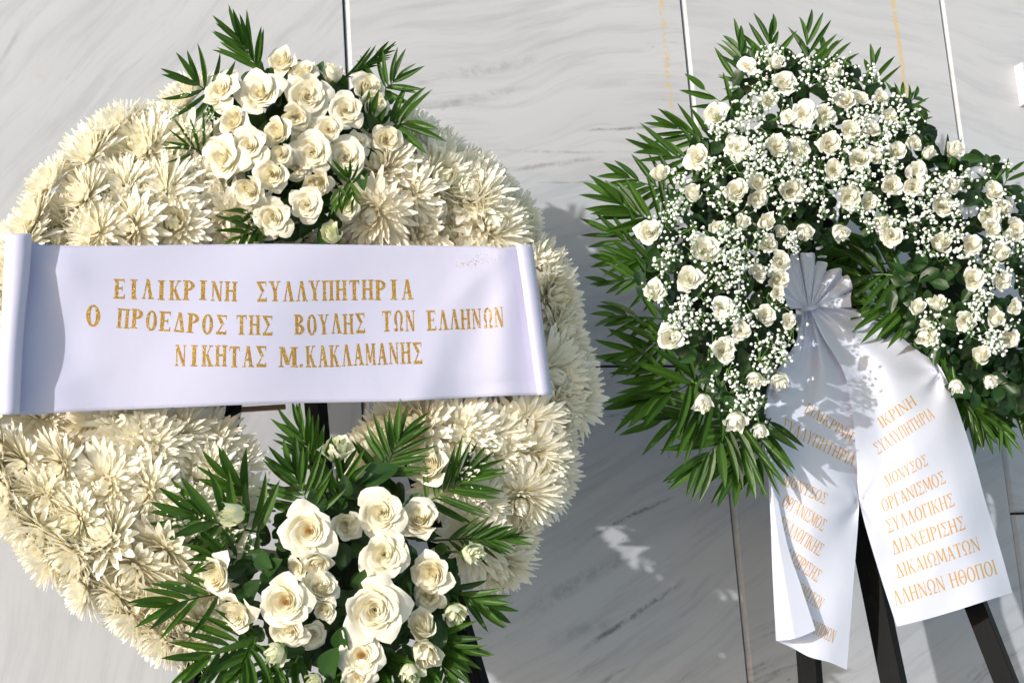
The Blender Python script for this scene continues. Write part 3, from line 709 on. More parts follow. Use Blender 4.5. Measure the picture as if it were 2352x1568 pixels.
# ================================================================ EASELS
def bar(p0, p1, w, t, up=Vector((0, -1, 0))):
    X = (p1-p0).normalized(); Y = (up - X*up.dot(X)).normalized(); Z = X.cross(Y); V = []
    for p in (p0, p1):
        for sy, sz in ((-1, -1), (1, -1), (1, 1), (-1, 1)): V.append(p + Y*sy*t/2 + Z*sz*w/2)
    return V, [(0, 1, 2, 3), (7, 6, 5, 4)] + [(i, 4+i, 4+(i+1) % 4, (i+1) % 4) for i in range(4)]
def to_floor(a, b):
    t = (a.z)/(a.z-b.z); return a + (b-a)*t
def easel(label, apex, legs, bars, cut):
    e = thing('easel', label, 'easel', Vector((P(*apex[:2], apex[2]).x, -apex[2], 0)))
    for (u, v, d, w) in legs:
        a = P(*apex); b = to_floor(a, P(u, v, d)); X = (b-a).normalized(); a2 = a + X*((b-a).length*cut)
        V, Fc = bar(a2, b, w*S(u, v, d), w*S(u, v, d)*.9, (ROT @ Vector((-.55, 0, 1))))
        o = world_part('leg', V, Fc, M['black'], e); md = o.modifiers.new('bevel', 'BEVEL'); md.width = .0015; md.segments = 2
    for (u0, v0, u1, v1, d, w) in bars:
        V, Fc = bar(P(u0, v0, d), P(u1, v1, d), w*S(u0, v0, d), .012)
        o = world_part('crossbar', V, Fc, M['wood'], e)
    return e
easel('black wooden easel with raw wood crossbars holding the big chrysanthemum wreath', (652, 60, .34),
      [(443, 1568, .60, 40), (1100, 1568, .60, 36), (733, 1020, .14, 40)], [(500, 944, 655, 934, .47, 11), (520, 1140, 800, 1108, .50, 14)], .16)
easel('black wooden easel behind the white ribbon of the rose and baby\'s breath wreath', (1765, 180, .14),
      [(1860, 1540, .44, 46), (2312, 1568, .42, 46), (2053, 1568, .43, 50)], [(1780, 900, 2050, 890, .37, 14)], .12)

# ================================================================ LETTERS
def GL(T, t, sh, se):
    def ln(x0, y0, x1, y1, w): return [[(x0-w/2, y0), (x0+w/2, y0), (x1+w/2, y1), (x1-w/2, y1)]]
    def hb(x0, x1, y0, y1): return [[(x0, y0), (x1, y0), (x1, y1), (x0, y1)]]
    def sf(x, y, w): return hb(x-w/2-se, x+w/2+se, y, y+sh)
    def st(x, w): return ln(x, 0, x, 1, w) + sf(x, 0, w) + sf(x, 1-sh, w)
    def arc(cx, cy, rx, ry, a0, a1, wx, wy, n=14):
        q = []
        for k in range(n):
            A_ = [math.radians(lerp(a0, a1, (k+j)/n)) for j in (0, 1)]
            o = [(cx+rx*math.cos(a), cy+ry*math.sin(a)) for a in A_]; i = [(cx+(rx-wx)*math.cos(a), cy+(ry-wy)*math.sin(a)) for a in A_]
            q.append([o[0], o[1], i[1], i[0]])
        return q
    g = {}
    g['Ι'] = (.36, st(.18, T)); g['Η'] = (.86, st(.17, T)+st(.69, T)+hb(.2, .66, .48, .48+t))
    g['Ε'] = (.70, st(.17, T)+hb(.2, .62, 1-t, 1)+hb(.2, .62, 0, t)+hb(.2, .50, .48, .48+t)+hb(.58, .63, .80, 1)+hb(.58, .65, 0, .22)+hb(.47, .51, .38, .64))
    g['Λ'] = (.80, ln(.14, 0, .38, 1, t)+ln(.64, 0, .40, 1, T)+sf(.14, 0, t)+sf(.64, 0, T))
    g['Α'] = (.80, g['Λ'][1]+hb(.2, .58, .30, .30+t))
    g['Δ'] = (.80, ln(.12, 0, .38, 1, t)+ln(.66, 0, .40, 1, T)+hb(.06, .75, 0, t*1.1))
    g['Κ'] = (.84, st(.17, T)+ln(.30, .46, .66, 1, t)+ln(.66, 0, .36, .58, T)+sf(.66, 0, T)+sf(.66, 1-sh, t))
    g['Ρ'] = (.70, st(.17, T)+arc(.24, .74, .42, .26, -90, 90, T*.95, t)+hb(.2, .27, 1-t, 1))
    g['Β'] = (.74, st(.17, T)+arc(.24, .76, .38, .24, -90, 90, T*.95, t)+arc(.24, .27, .44, .27, -90, 90, T, t))
    g['Ν'] = (.86, ln(.14, 0, .14, 1, t)+ln(.70, 0, .70, 1, t)+ln(.68, 0, .16, 1, T)+sf(.14, 0, t)+sf(.14, 1-sh, t)+sf(.70, 1-sh, t))
    g['Μ'] = (1.0, ln(.14, 0, .16, 1, t)+ln(.86, 0, .84, 1, T)+ln(.50, .12, .20, 1, T)+ln(.50, .12, .80, 1, t)+sf(.14, 0, t)+sf(.86, 0, T)+sf(.16, 1-sh, t)+sf(.84, 1-sh, T))
    g['Σ'] = (.72, ln(.42, .52, .12, 1, T)+ln(.10, 0, .42, .52, t)+hb(.08, .64, 1-t, 1)+hb(.06, .66, 0, t*1.6)+hb(.60, .65, .78, 1)+hb(.61, .67, 0, .24))
    g['Υ'] = (.78, ln(.39, 0, .39, .46, T)+ln(.39, .44, .15, 1, T*.9)+ln(.41, .44, .64, 1, t)+sf(.39, 0, T)+sf(.15, 1-sh, T)+sf(.64, 1-sh, t))
    g['Π'] = (.86, st(.17, T)+st(.69, T)+hb(.1, .76, 1-t, 1))
    g['Τ'] = (.74, ln(.37, 0, .37, 1, T)+sf(.37, 0, T)+hb(.05, .69, 1-t, 1)+hb(.04, .09, .78, 1)+hb(.65, .70, .78, 1))
    g['Γ'] = (.66, st(.17, T)+hb(.2, .60, 1-t, 1)+hb(.56, .61, .76, 1))
    g['Ο'] = (.84, arc(.42, .5, .38, .52, 0, 360, T, t, 24))
    g['Θ'] = (.84, g['Ο'][1]+hb(.26, .58, .47, .47+t)+hb(.26, .29, .40, .60)+hb(.55, .58, .40, .60))
    g['Ω'] = (.90, arc(.45, .60, .39, .42, -58, 238, T*.95, t, 22)+hb(.06, .34, 0, t*1.5)+hb(.56, .84, 0, t*1.5)+ln(.30, .04, .26, .30, t)+ln(.60, .04, .64, .30, t))
    g['Χ'] = (.80, ln(.66, 0, .16, 1, T)+ln(.12, 0, .64, 1, t)+sf(.66, 0, T)+sf(.16, 1-sh, T)+sf(.12, 0, t)+sf(.64, 1-sh, t))
    g['.'] = (.40, arc(.2, .08, .10, .09, 0, 360, .099, .089, 10))
    return g
GLB = GL(.225, .095, .065, .09); GLT = GL(.135, .055, .04, .07); GLY = GLB
def subdiv(q, n=3):
    """cut a long quad across its long side so it can follow cloth"""
    (a, b, c, d) = [Vector(p) for p in q]
    l1 = (b-a).length; l2 = (d-a).length; out = []
    if l1 >= l2:
        for k in range(n): out.append([lerp(a, b, k/n), lerp(a, b, (k+1)/n), lerp(d, c, (k+1)/n), lerp(d, c, k/n)])
    else:
        for k in range(n): out.append([lerp(a, d, k/n), lerp(b, c, k/n), lerp(b, c, (k+1)/n), lerp(a, d, (k+1)/n)])
    return out
def write(text, p0, p1, h, bvh, parent, mat, mono=True, upmix=1.0, wscale=1.0, bold=1.0, slant=0.0, sag=0.0, jit=0.0):
    GLY = GLB if mat is M['glitter'] else GLT
    p0 = Vector(p0); p1 = Vector(p1); X = (p1-p0); Ltot = X.length; X.normalize()
    Up = Vector((X.y, -X.x)); Up = (Up*upmix + Vector((0, -1))*(1-upmix)).normalized()
    Up = (Up + X*slant)
    adv = [1.0 if mono else (GLY[c][0] if c != ' ' else .45) for c in text]; tot = sum(adv); x = 0; eps0 = 0.0007
    for c, ad in zip(text, adv):
        wd = ad/tot*Ltot
        if c != ' ':
            gw, quads = GLY[c]
            sx = wd*0.86/max(gw, .66) if mono else wd*.97/gw
            cx = x + wd/2 - gw*sx/2; V = []; Fc = []; ok = True; nq = 0
            cc = p0 + X*(x+wd/2); jy = random.uniform(-jit, jit); ja = random.uniform(-jit, jit)*0.012
            for q0 in quads:
                for q in (subdiv(q0) if max(abs(q0[0][0]-q0[2][0]), abs(q0[0][1]-q0[2][1])) > .3 else [q0]):
                    ids = []
                    for p in q:
                        lx = cx + p[0]*sx; s_ = (x+wd/2)/Ltot
                        pt = p0 + X*lx + Up*(p[1]*h + jy + (lx - (x+wd/2))*ja) + Vector((0, sag*4*s_*(1-s_)))
                        dr = ray(pt.x, pt.y).normalized(); hit = bvh.ray_cast(CAM, dr)
                        if hit[0] is None: ok = False; break
                        V.append(hit[0] - dr*(eps0 + 0.00002*nq)); ids.append(len(V)-1)
                    if not ok: break
                    Fc.append(tuple(ids))
                nq += 1
                if not ok: break
            if ok and V: world_part('letter', V, Fc, mat, parent)
            elif Fc:
                pass
        x += wd

# ================================================================ LEFT BANNER
def spline(pts, n):
    pts = [Vector(p) for p in pts]; out = []
    m = len(pts)-1
    for k in range(n):
        t = k/(n-1)*m; i = min(int(t), m-1); f = t-i
        a = pts[max(i-1, 0)]; b = pts[i]; c = pts[i+1]; d = pts[min(i+2, m)]
        out.append(0.5*((2*b)+(-a+c)*f+(2*a-5*b+4*c-d)*f*f+(-a+3*b-3*c+d)*f**3))
    return out
def bannerL():
    D0 = dL(740)+0.198
    rL, rR = 0.0295, 0.0185
    # cross-section in (px along top edge, px along bottom edge, depth): roll | sheet | roll
    NV = 40; rows_top = []; rows_bot = []
    def prof(cl, cr, rl, rr, vfun, s, row):
        pts = []
        # left roll, centre cl (px), radius in px = rl ; 1.35 turns
        for k in range(30):
            a = math.radians(lerp(150-360, 150+0, k/29)); f = lerp(0.80, 1.0, k/29)
            pts.append((cl - rl*f*math.cos(math.radians(lerp(-250, 90, k/29))), rl*f*math.sin(math.radians(lerp(-250, 90, k/29)))))
        return pts
    grid = []
    for j in range(NV):
        t = j/(NV-1)
        cl = lerp(42, 20, t) + 2.5*math.sin(t*5+1); rl = lerp(33, 29, t) + 1.2*math.sin(t*9)
        cr = lerp(1203, 1250, t) ; rr = lerp(21, 19, t)
        tv = lerp(0, 1, t)
        row = []
        def vv(u):                                         # top and bottom edge heights in pixels
            topv = np.interp(u, [0, 40, 75, 200, 640, 1130, 1183, 1222, 1275], [536, 533, 562, 565, 560, 566, 576, 549, 549])
            botv = np.interp(u, [-15, 30, 60, 150, 640, 900, 1225, 1270], [950, 952, 955, 946, 926, 922, 905, 908])
            return lerp(topv, botv, t)
        # left roll: spiral from inside out, leaving towards the right at the back
        for k in range(34):
            al = math.radians(lerp(-310, 180, k/33)); f = lerp(0.78, 1.0, k/33)
            # al=180 -> back of roll (touching the sheet); front is al=0
            uu = cl - rl*f*math.sin(al); dd = D0 - .004 + 0.0265*(1 + f*math.cos(al))
            row.append((uu, vv(cl), dd))
        sh = []
        n = 70
        for k in range(1, n):
            s = k/n; u = lerp(cl, cr, s)
            dd = D0 - .004 + 0.012*math.sin(PI*s)
            dd += 0.006*math.sin(u*0.011 + 2.5*t) * math.sin(PI*s) + 0.006*math.sin(u*.006 - t*4+1)*math.sin(PI*s)
            dd += 0.014*math.exp(-((u-1160)/38)**2)*(1-.4*t) - 0.010*math.exp(-((u-1060)/60)**2)*t
            dd += 0.004*math.exp(-((u-1080+140*(t-.2))/40)**2)
            dd += 0.006*math.exp(-((u-150)/55)**2)*math.sin(t*7+.6)
            for (au, av, bu_, bv_, am, wd_) in ((1150, 585, 1040, 700, .004, 16), (1165, 600, 1090, 800, -.004, 20), (1190, 880, 1010, 850, .005, 22), (1190, 890, 1060, 905, -.003, 12), (60, 600, 230, 640, .004, 18), (50, 900, 220, 840, .004, 20), (700, 600, 500, 640, .0015, 14)):
                vy = lerp(562, 925, t); ln_ = math.hypot(bu_-au, bv_-av); ex, ey = (bu_-au)/ln_, (bv_-av)/ln_
                al_ = ((u-au)*ex+(vy-av)*ey)/ln_; pr_ = -(u-au)*ey+(vy-av)*ex
                if -.3 < al_ < 1.6: dd += am*math.exp(-abs(pr_)/wd_)*math.exp(-((al_-.4)/.5)**2)
            blend = min(1, max(0, (u-cl)/60)); be = min(1, max(0, (cr-u)/45))
            v_ = vv(u)*blend*be + (vv(cl)*(1-blend) + vv(cr)*(1-be) if True else 0)
            v_ = vv(u) if 90 < u < 1150 else (lerp(vv(cl), vv(90), max(0, (u-cl))/(90-cl)) if u < 90 else lerp(vv(1150), vv(cr), (u-1150)/(cr-1150)))
            row.append((u, v_, dd))
        for k in range(30):
            al = math.radians(lerp(180, -250, k/29)); f = lerp(1.0, 0.8, k/29)
            uu = cr + rr*f*math.sin(al); dd = D0 - .004 + 0.0165*(1 + f*math.cos(al)) + .006
            row.append((uu, vv(cr), dd))
        grid.append(row)
    nu = len(grid[0]); V = [P(u, v, d) for row in grid for u, v, d in row]
    return V, grid_faces(nu, NV), nu
V, Fc, nu = bannerL()
c0 = P(640, 745, dL(740)+.165)
ban = thing('ribbon_banner', 'wide lavender white satin banner with three lines of gold glitter Greek capitals and rolled ends', 'banner', c0,
            mesh('ribbon_banner', [v-c0 for v in V], Fc, M['banner']))
md = ban.modifiers.new('solid', 'SOLIDIFY'); md.thickness = .0006
bvh = BVHTree.FromPolygons([tuple(v) for v in V], Fc)
def wL(txt, a, b, h, **k): write(txt, a, b, h*1.08, bvh, ban, M['glitter'], jit=1.2, **k)
wL('ΕΙΛΙΚΡΙΝΗ', ZL(818, 540), ZL(1725, 562), 42); wL('ΣΥΛΛΥΠΗΤΗΡΙΑ', ZL(1855, 566), ZQ(972, 545), 43)
wL('Ο', ZL(610, 740), ZL(740, 742), 45); wL('ΠΡΟΕΔΡΟΣ', ZL(840, 752), ZL(1655, 806), 42); wL('ΤΗΣ', ZL(1705, 804), ZL(1990, 808), 42)
wL('ΒΟΥΛΗΣ', ZQ(100, 806), ZQ(630, 794), 43); wL('ΤΩΝ', ZQ(735, 782), ZQ(990, 775), 44); wL('ΕΛΛΗΝΩΝ', ZQ(1065, 775), ZQ(1635, 748), 43)
wL('ΝΙΚΗΤΑΣ', ZL(1262, 1030), ZL(1945, 1042), 45); wL('Μ.', ZL(2020, 1042), ZL(2215, 1042), 43, mono=False); wL('ΚΑΚΛΑΜΑΝΗΣ', ZQ(185, 1044), ZQ(1045, 1010), 46)

# loose gold glitter dusted on the cloth
V = []; Fc = []
for _ in range(90):
    c_ = random.choice(((1088, 601, 14, 6), (1110, 594, 18, 6), (1075, 608, 20, 5)))
    u = random.gauss(c_[0], c_[2]); v = random.gauss(c_[1], c_[3]); dr = ray(u, v).normalized(); hit = bvh.ray_cast(CAM, dr)
    if hit[0] is None or u > 1150: continue
    r_ = random.uniform(.0003, .0008); k0 = len(V); p = hit[0] - dr*.0008
    V += [p+Vector((-r_, 0, -r_)), p+Vector((r_, 0, -r_)), p+Vector((r_, 0, r_)), p+Vector((-r_, 0, r_))]; Fc.append((k0, k0+1, k0+2, k0+3))
x_ = world_part('glitter_dust', V, Fc, M['glitter'], ban); x_['kind'] = 'stuff'
# ================================================================ RIGHT WREATH
def dR(v): return 0.44 + 0.00008*(v-700)
rw = thing('rose_wreath', 'dark green palm wreath covered with small cream roses and baby\'s breath', 'wreath', P(1880, 640, .44))
poly = [(1470, 650), (1490, 520), (1560, 430), (1590, 330), (1680, 230), (1700, 130), (1800, 120), (1900, 125), (1970, 165), (2060, 210), (2130, 280), (2180, 360), (2280, 360), (2350, 450), (2420, 600), (2420, 850),
        (2300, 840), (2200, 780), (2090, 760), (2060, 660), (2030, 560), (1960, 555), (1860, 560), (1800, 640), (1815, 760), (1815, 860), (1770, 970), (1700, 985), (1630, 930), (1590, 850), (1530, 740)]
RC = (1900, 640)
def ringh(u, v):
    r = math.hypot(u-RC[0], v-RC[1]*1.0); s_ = max(-1, min(1, (r-300)/230)); return math.sqrt(1-s_*s_*.8)
def dRR(u, v): return dR(v) + 0.09 + 0.11*ringh(u, v)
RR = []
for x, y, r, k, fx, fy in ((885, 303, 45, 'open', -.1, .3), (1040, 290, 48, 'bud', 0, 1.0), (1085, 395, 64, 'mid', 0, .4), (1345, 335, 50, 'bud', .5, .7), (1000, 488, 48, 'mid', 0, .3), (1405, 488, 54, 'mid', -.5, .1),
 (1490, 480, 40, 'mid', .2, .2), (712, 565, 62, 'mid', -.5, .1), (1185, 560, 64, 'open', 0, .1), (1300, 570, 57, 'mid', .3, -.1), (1100, 578, 36, 'open', -.4, 0), (1595, 475, 45, 'mid', .3, .2),
 (1435, 645, 54, 'mid', 0, 0), (1545, 635, 50, 'mid', .3, .4), (835, 735, 60, 'open', -.1, .1), (1040, 730, 60, 'mid', -.2, .1), (1150, 755, 62, 'open', .1, 0), (1325, 718, 62, 'open', .1, 0),
 (1645, 575, 45, 'mid', .3, .3), (620, 790, 68, 'mid', -.4, .1), (425, 880, 54, 'bud', -.3, .7), (1480, 800, 60, 'mid', -.3, .2), (1558, 785, 50, 'mid', .3, 0), (1680, 760, 54, 'open', .1, .1),
 (1770, 715, 44, 'mid', .4, .2), (1988, 750, 54, 'bud', .1, .9), (1845, 770, 44, 'bud', .5, .5), (1350, 855, 55, 'open', 0, 0), (1785, 860, 52, 'open', .2, 0), (600, 985, 58, 'bud', -.2, .7),
 (830, 970, 64, 'mid', -.3, .1), (942, 930, 54, 'mid', .1, .4), (938, 1010, 54, 'mid', .3, -.4), (1125, 965, 64, 'mid', 0, 0), (1655, 940, 56, 'mid', 0, 0), (1770, 945, 54, 'mid', .1, -.1), (1975, 950, 50, 'bud', .1, .6),
 (1922, 1045, 54, 'mid', -.1, .1), (2190, 970, 56, 'mid', .2, .3), (1425, 1005, 60, 'mid', 0, -.2), (1535, 1025, 50, 'mid', .2, -.2), (2175, 1110, 62, 'mid', .2, 0), (2250, 1060, 48, 'mid', .4, .1), (860, 1140, 50, 'bud', 0, .5),
 (990, 1135, 52, 'bud', .2, .4), (720, 1165, 44, 'bud', .1, .5), (1060, 1175, 42, 'bud', .2, -.6), (1188, 1180, 56, 'bud', .3, -1.1), (1375, 1185, 58, 'bud', .5, -1.0), (1600, 1135, 54, 'bud', -.4, -.7),
 (1652, 1215, 58, 'mid', -.3, -.3), (365, 1185, 66, 'mid', -.2, .1), (1912, 1250, 62, 'bud', -.1, .5), (2075, 1255, 56, 'mid', 0, .1), (2310, 1160, 52, 'mid', .4, 0)):
    RR.append((*ZR(x, y), r/2.119*K, k, fx, fy))
for x, y, r, k, fx, fy in ((850, 325, 98, 'open', -.05, .2), (738, 515, 80, 'mid', -.2, .1), (513, 592, 70, 'mid', -.4, .2), (616, 900, 82, 'mid', -.1, .1), (965, 980, 78, 'mid', .1, .1), (955, 700, 68, 'open', 0, .1), (1240, 755, 68, 'mid', .2, 0),
 (1080, 850, 62, 'mid', 0, 0), (1165, 1170, 68, 'bud', -.1, -.9), (1325, 1180, 72, 'bud', .6, -.8), (828, 1320, 74, 'bud', -.1, -1.2), (1045, 1440, 84, 'bud', -.1, -1.2), (1200, 1500, 62, 'bud', 0, -1.1),
 (1340, 400, 68, 'mid', .3, 0), (1325, 520, 72, 'mid', .2, -.2), (1190, 470, 62, 'mid', .3, .3), (1390, 790, 52, 'mid', .3, 0), (1320, 605, 46, 'mid', .2, 0), (1255, 285, 62, 'mid', .2, .2)):
    RR.append((*ZM(x, y), r/2.6136*K, k, fx, fy))
for x, y, r, k, fx, fy in ((1885, 215, 84, 'bud', .0, .5), (1695, 400, 82, 'open', 0, .1), (1905, 415, 72, 'mid', .3, 0), (1288, 605, 68, 'bud', -.2, .6), (1438, 580, 72, 'bud', -.1, .6), (1640, 705, 72, 'mid', -.2, -.3), (1855, 685, 78, 'bud', .0, .6),
 (1350, 810, 86, 'bud', 0, -.6), (1345, 735, 40, 'mid', 0, .3), (1750, 955, 78, 'bud', -.1, .6), (1568, 1175, 68, 'bud', 0, -1.5), (1815, 1140, 62, 'bud', .5, -1.0), (1960, 830, 72, 'mid', .1, -.2), (1825, 30, 68, 'open', .1, .2), (1995, 600, 60, 'mid', .3, 0), (2010, 60, 70, 'mid', .2, 0)):
    RR.append((*ZN(x, y), r/2.904*K, k, fx, fy))
for i, (u, v, r, k, fx, fy) in enumerate(RR):
    if k == 'open' and i % 2: k = 'mid'
    d = dRR(u, v) + random.uniform(.0, .018)
    add_rose(rw, u, v, r*1.06, k, fx, fy, d, 3, 1.2 if (k == 'bud' and random.random() < .5) else 0)
print('right roses', len(RR))
# dark moss ring
V = []; Fc = []; NA, NB = 72, 10
for i in range(NA):
    a = 2*PI*i/NA; cu, cv = 275*math.cos(a), 285*math.sin(a); rl = math.hypot(cu, cv)
    for j in range(NB):
        b = 2*PI*j/NB; k = 1 + 70*math.cos(b)/rl
        V.append(P(RC[0]+0+cu*k, RC[1]+10+cv*k, dR(700)-0.02+0.035*math.sin(b)))
for i in range(NA):
    if 2 < i < 26: continue
    for j in range(NB): Fc.append((i*NB+j, ((i+1) % NA)*NB+j, ((i+1) % NA)*NB+(j+1) % NB, i*NB+(j+1) % NB))
world_part('wreath_base', V, Fc, M['dark'], rw, smooth=True)
leaves(rw, poly, lambda u, v: dR(v)+random.uniform(.03, .185)*ringh(u, v)+.01, 1150, 30, 58, 280)
FR = [((1745, 230), (1700, 95), 14, 85, 1), ((1800, 220), (1775, 75), 14, 90, 1), ((1850, 220), (1850, 75), 14, 90, 1), ((1890, 230), (1895, 100), 12, 80, 1), ((1990, 250), (2000, 140), 9, 80, 1), ((2080, 300), (2075, 225), 8, 75, 0),
 ((1730, 200), (1650, 170), 6, 85, 1), ((1720, 270), (1620, 205), 8, 80, 1), ((1700, 330), (1540, 285), 18, 85, 1), ((1660, 380), (1510, 345), 18, 95, 1), ((1600, 440), (1430, 395), 18, 95, 1),
 ((1560, 520), (1415, 455), 18, 105, 1), ((1560, 580), (1405, 530), 18, 100, 1), ((1540, 610), (1410, 600), 14, 85, 0), ((1530, 660), (1400, 650), 16, 80, 1), ((1560, 740), (1420, 725), 14, 100, 1), ((1600, 790), (1440, 810), 18, 115, 1),
 ((1640, 830), (1480, 910), 18, 125, 1), ((1660, 900), (1520, 960), 16, 120, 1), ((1690, 940), (1600, 1060), 18, 125, 1), ((1730, 960), (1690, 1080), 16, 120, 1), ((1770, 960), (1745, 1070), 12, 100, 0), ((1600, 880), (1480, 850), 12, 110, 0),
 ((2200, 880), (2290, 960), 12, 95, 1), ((2170, 860), (2230, 960), 12, 95, 0), ((2250, 860), (2350, 900), 12, 85, 0), ((2110, 860), (2240, 930), 10, 85, 0), ((2260, 880), (2310, 1000), 10, 80, 0),
 ((2080, 640), (1960, 640), 12, 110, 0), ((2120, 700), (1985, 690), 14, 110, 0), ((2120, 725), (2020, 735), 11, 95, 0), ((2020, 540), (1940, 600), 12, 100, 0), ((1940, 520), (1920, 620), 12, 90, 0), ((2060, 600), (1940, 640), 12, 110, 0), ((1860, 540), (1850, 620), 8, 80, 0), ((2140, 780), (2100, 880), 10, 80, 0),
 ((2180, 420), (2150, 350), 8, 80, 0), ((2280, 450), (2320, 390), 8, 70, 0), ((2060, 250), (2110, 215), 7, 60, 0), ((1810, 590), (1830, 660), 7, 50, 0), ((1950, 590), (1900, 610), 8, 60, 0)]
for b, t, n, lp, q in FR:
    fw = .03 if q else 0
    hole = 1800 < t[0] < 2110 and 560 < t[1] < 900
    back = t[0] < 1945 and 560 < t[1] < 670 and hole
    frond(rw, b, t, dR(b[1])+(-.06 if back or (b[0] > 2080 and b[1] > 770) else .06), (-.09 if back else 0)+ (-.08 if b[0] > 2080 and b[1] > 770 else 0)+dR(t[1])+random.uniform(.02, .06) - (.04 if hole else 0), int(n*.95), lp*random.uniform(.95, 1.22), wpx=lp*random.uniform(.15, .20), spread=random.uniform(42, 60), start=.05, curve=random.uniform(.05, .25), quota=bool(q), fan=12, face=(random.uniform(-.3, .1), random.uniform(-.1, .4), 1))
rp2 = [(2040, 690), (2352, 690), (2420, 940), (2280, 935), (2190, 900), (2120, 800)]
def dlow(u, v): return dR(v) + (random.uniform(-.10, -.04) if in_poly(u, v, RIBP) else random.uniform(-.02, .08))
leaves(rw, rp2, dlow, 190, 30, 60, 0)
for b, t, n, lp in (((2130, 800), (2250, 900), 13, 92), ((2240, 830), (2380, 900), 13, 90), ((2210, 870), (2260, 980), 13, 90), ((2290, 850), (2345, 960), 13, 85), ((2080, 700), (2060, 830), 13, 90), ((2170, 760), (2120, 850), 12, 85), ((2230, 900), (2300, 930), 12, 85)):
    frond(rw, b, t, dR(b[1])-.05, dR(t[1])-.05, n, lp, wpx=lp*.17, spread=52, start=.02, curve=.12, quota=False, fan=8)
# baby's breath
def floret_base(seed):
    import bmesh
    bm = bmesh.new(); bmesh.ops.create_icosphere(bm, subdivisions=2, radius=1)
    r = random.Random(seed)
    for v in bm.verts: v.co *= 1 + 0.34*noise.noise(v.co*2.6 + Vector((seed*7, 0, 0))) + r.uniform(-.16, .16)
    V = np.array([v.co[:] for v in bm.verts]); Fc = np.array([[v.index for v in f.verts] for f in bm.faces]); bm.free(); return V, Fc
FB = [floret_base(s) for s in range(5)]
def gyp(parent, sprays, dfun, rpx=(2.4, 4.2), stems=True, name='babys_breath', skip=()):
    allV = []; allF = []; off = 0; sv = []; sf = []
    for (u0, v0, rad, n) in sprays:
        nd = P(u0, v0 + rad*.5, dfun(u0, v0) - .02); br = []
        for b in range(5):
            a = random.uniform(0, 6.28); rr = rad*random.uniform(.3, .8); bu, bv = u0+rr*math.cos(a), v0+rr*math.sin(a)
            bp_ = P(bu, bv, dfun(bu, bv)+.012+random.uniform(0, .02)); br.append((bu, bv, bp_))
            if stems: v, f = tube([nd, (nd+bp_)/2 + Vector((random.uniform(-.006, .006),)*3), bp_], .0008, 3, False); sv.append((v, f))
        for k in range(n):
            bu, bv, bp_ = random.choice(br); u = bu + random.gauss(0, rad*.33); v = bv + random.gauss(0, rad*.33)
            d = dfun(u, v) + .022 + random.uniform(-.012, .022); p = P(u, v, d); r_ = random.uniform(*rpx)*S(u, v, d)*(.6 if random.random() < .2 else 1)
            if skip and random.random() < .8 and any((u-a_)**2+(v-b_)**2 < (.85*c_)**2 for a_, b_, c_ in skip): continue
            B, Fq = random.choice(FB)
            q = np.array(frame((random.gauss(0, 1), random.gauss(0, 1), 1), random.uniform(0, 6)))
            allV.append(B @ q.T * r_ + np.array(p - parent.location)); allF.append(Fq + off); off += len(B)
            if stems and random.random() < .75: sv.append(tube([bp_, lerp(bp_, p, .5)+Vector((0, 0, random.uniform(-.003, .003))), p], .0006, 3, False))
    V = np.vstack(allV); Fa = np.vstack(allF)
    o = link(name, mesh(name, V.tolist(), Fa.tolist(), M['floret'], smooth=False), parent); o['kind'] = 'stuff'
    if sv:
        V, Fc = merge(sv); o2 = link('flower_twigs', mesh('flower_twigs', [v-parent.location for v in V], Fc, M['twig']), parent); o2['kind'] = 'stuff'
spr = []
inner = [(x, y) for x, y in poly]
for _ in range(200):
    u, v = rand_in(poly); spr.append((u, v, random.uniform(22, 44), random.randint(16, 30)))
gyp(rw, spr, lambda u, v: dRR(u, v) - .005, skip=[(q[0], q[1], q[2]) for q in RR])
gyp(ts, [(*Z2(150, 680), 22, 9), (*Z2(270, 780), 28, 12), (*Z2(380, 700), 20, 8), (*Z2(210, 560), 18, 6)], lambda u, v: dL(v)+.19, rpx=(1.6, 2.6))

# ================================================================ RIGHT RIBBON
def surf(rows, nu, nv):
    """rows of control points (u, v, d) -> smooth grid"""
    rr = [spline(r, nu) for r in rows]
    cols = [spline([rr[j][i] for j in range(len(rr))], nv) for i in range(nu)]
    return [[cols[i][j] for i in range(nu)] for j in range(nv)]
KN = (1862, 708); D1 = 0.60
def dd(v): return float(np.interp(v, [560, 640, 720, 850, 1150, 1500], [.43, .405, .400, .430, .475, .500]))
NUR, NVR = 60, 90
left = [[(1846, 706, .0), (1850, 708, .004), (1856, 709, .0), (1862, 710, .004), (1868, 709, 0)],
        [(1825, 790, -.004), (1838, 800, .010), (1856, 800, -.008), (1885, 800, .012), (1915, 800, -.006)],
        [(1762, 893, -.010), (1805, 900, .006), (1850, 900, -.010), (1900, 890, .010), (1955, 890, -.012)],
        [(1757, 1010, -.002), (1800, 1000, .004), (1850, 1000, .012), (1910, 1000, -.004), (1965, 1010, -.014)],
        [(1768, 1150, .010), (1810, 1150, .012), (1870, 1150, .016), (1925, 1150, .004), (1973, 1153, -.024)],
        [(1774, 1310, .010), (1815, 1315, .006), (1865, 1325, .014), (1915, 1330, .010), (1960, 1340, .000)],
        [(1782, 1470, .006), (1822, 1488, -.004), (1860, 1508, .004), (1905, 1520, .008), (1945, 1537, .0)]]
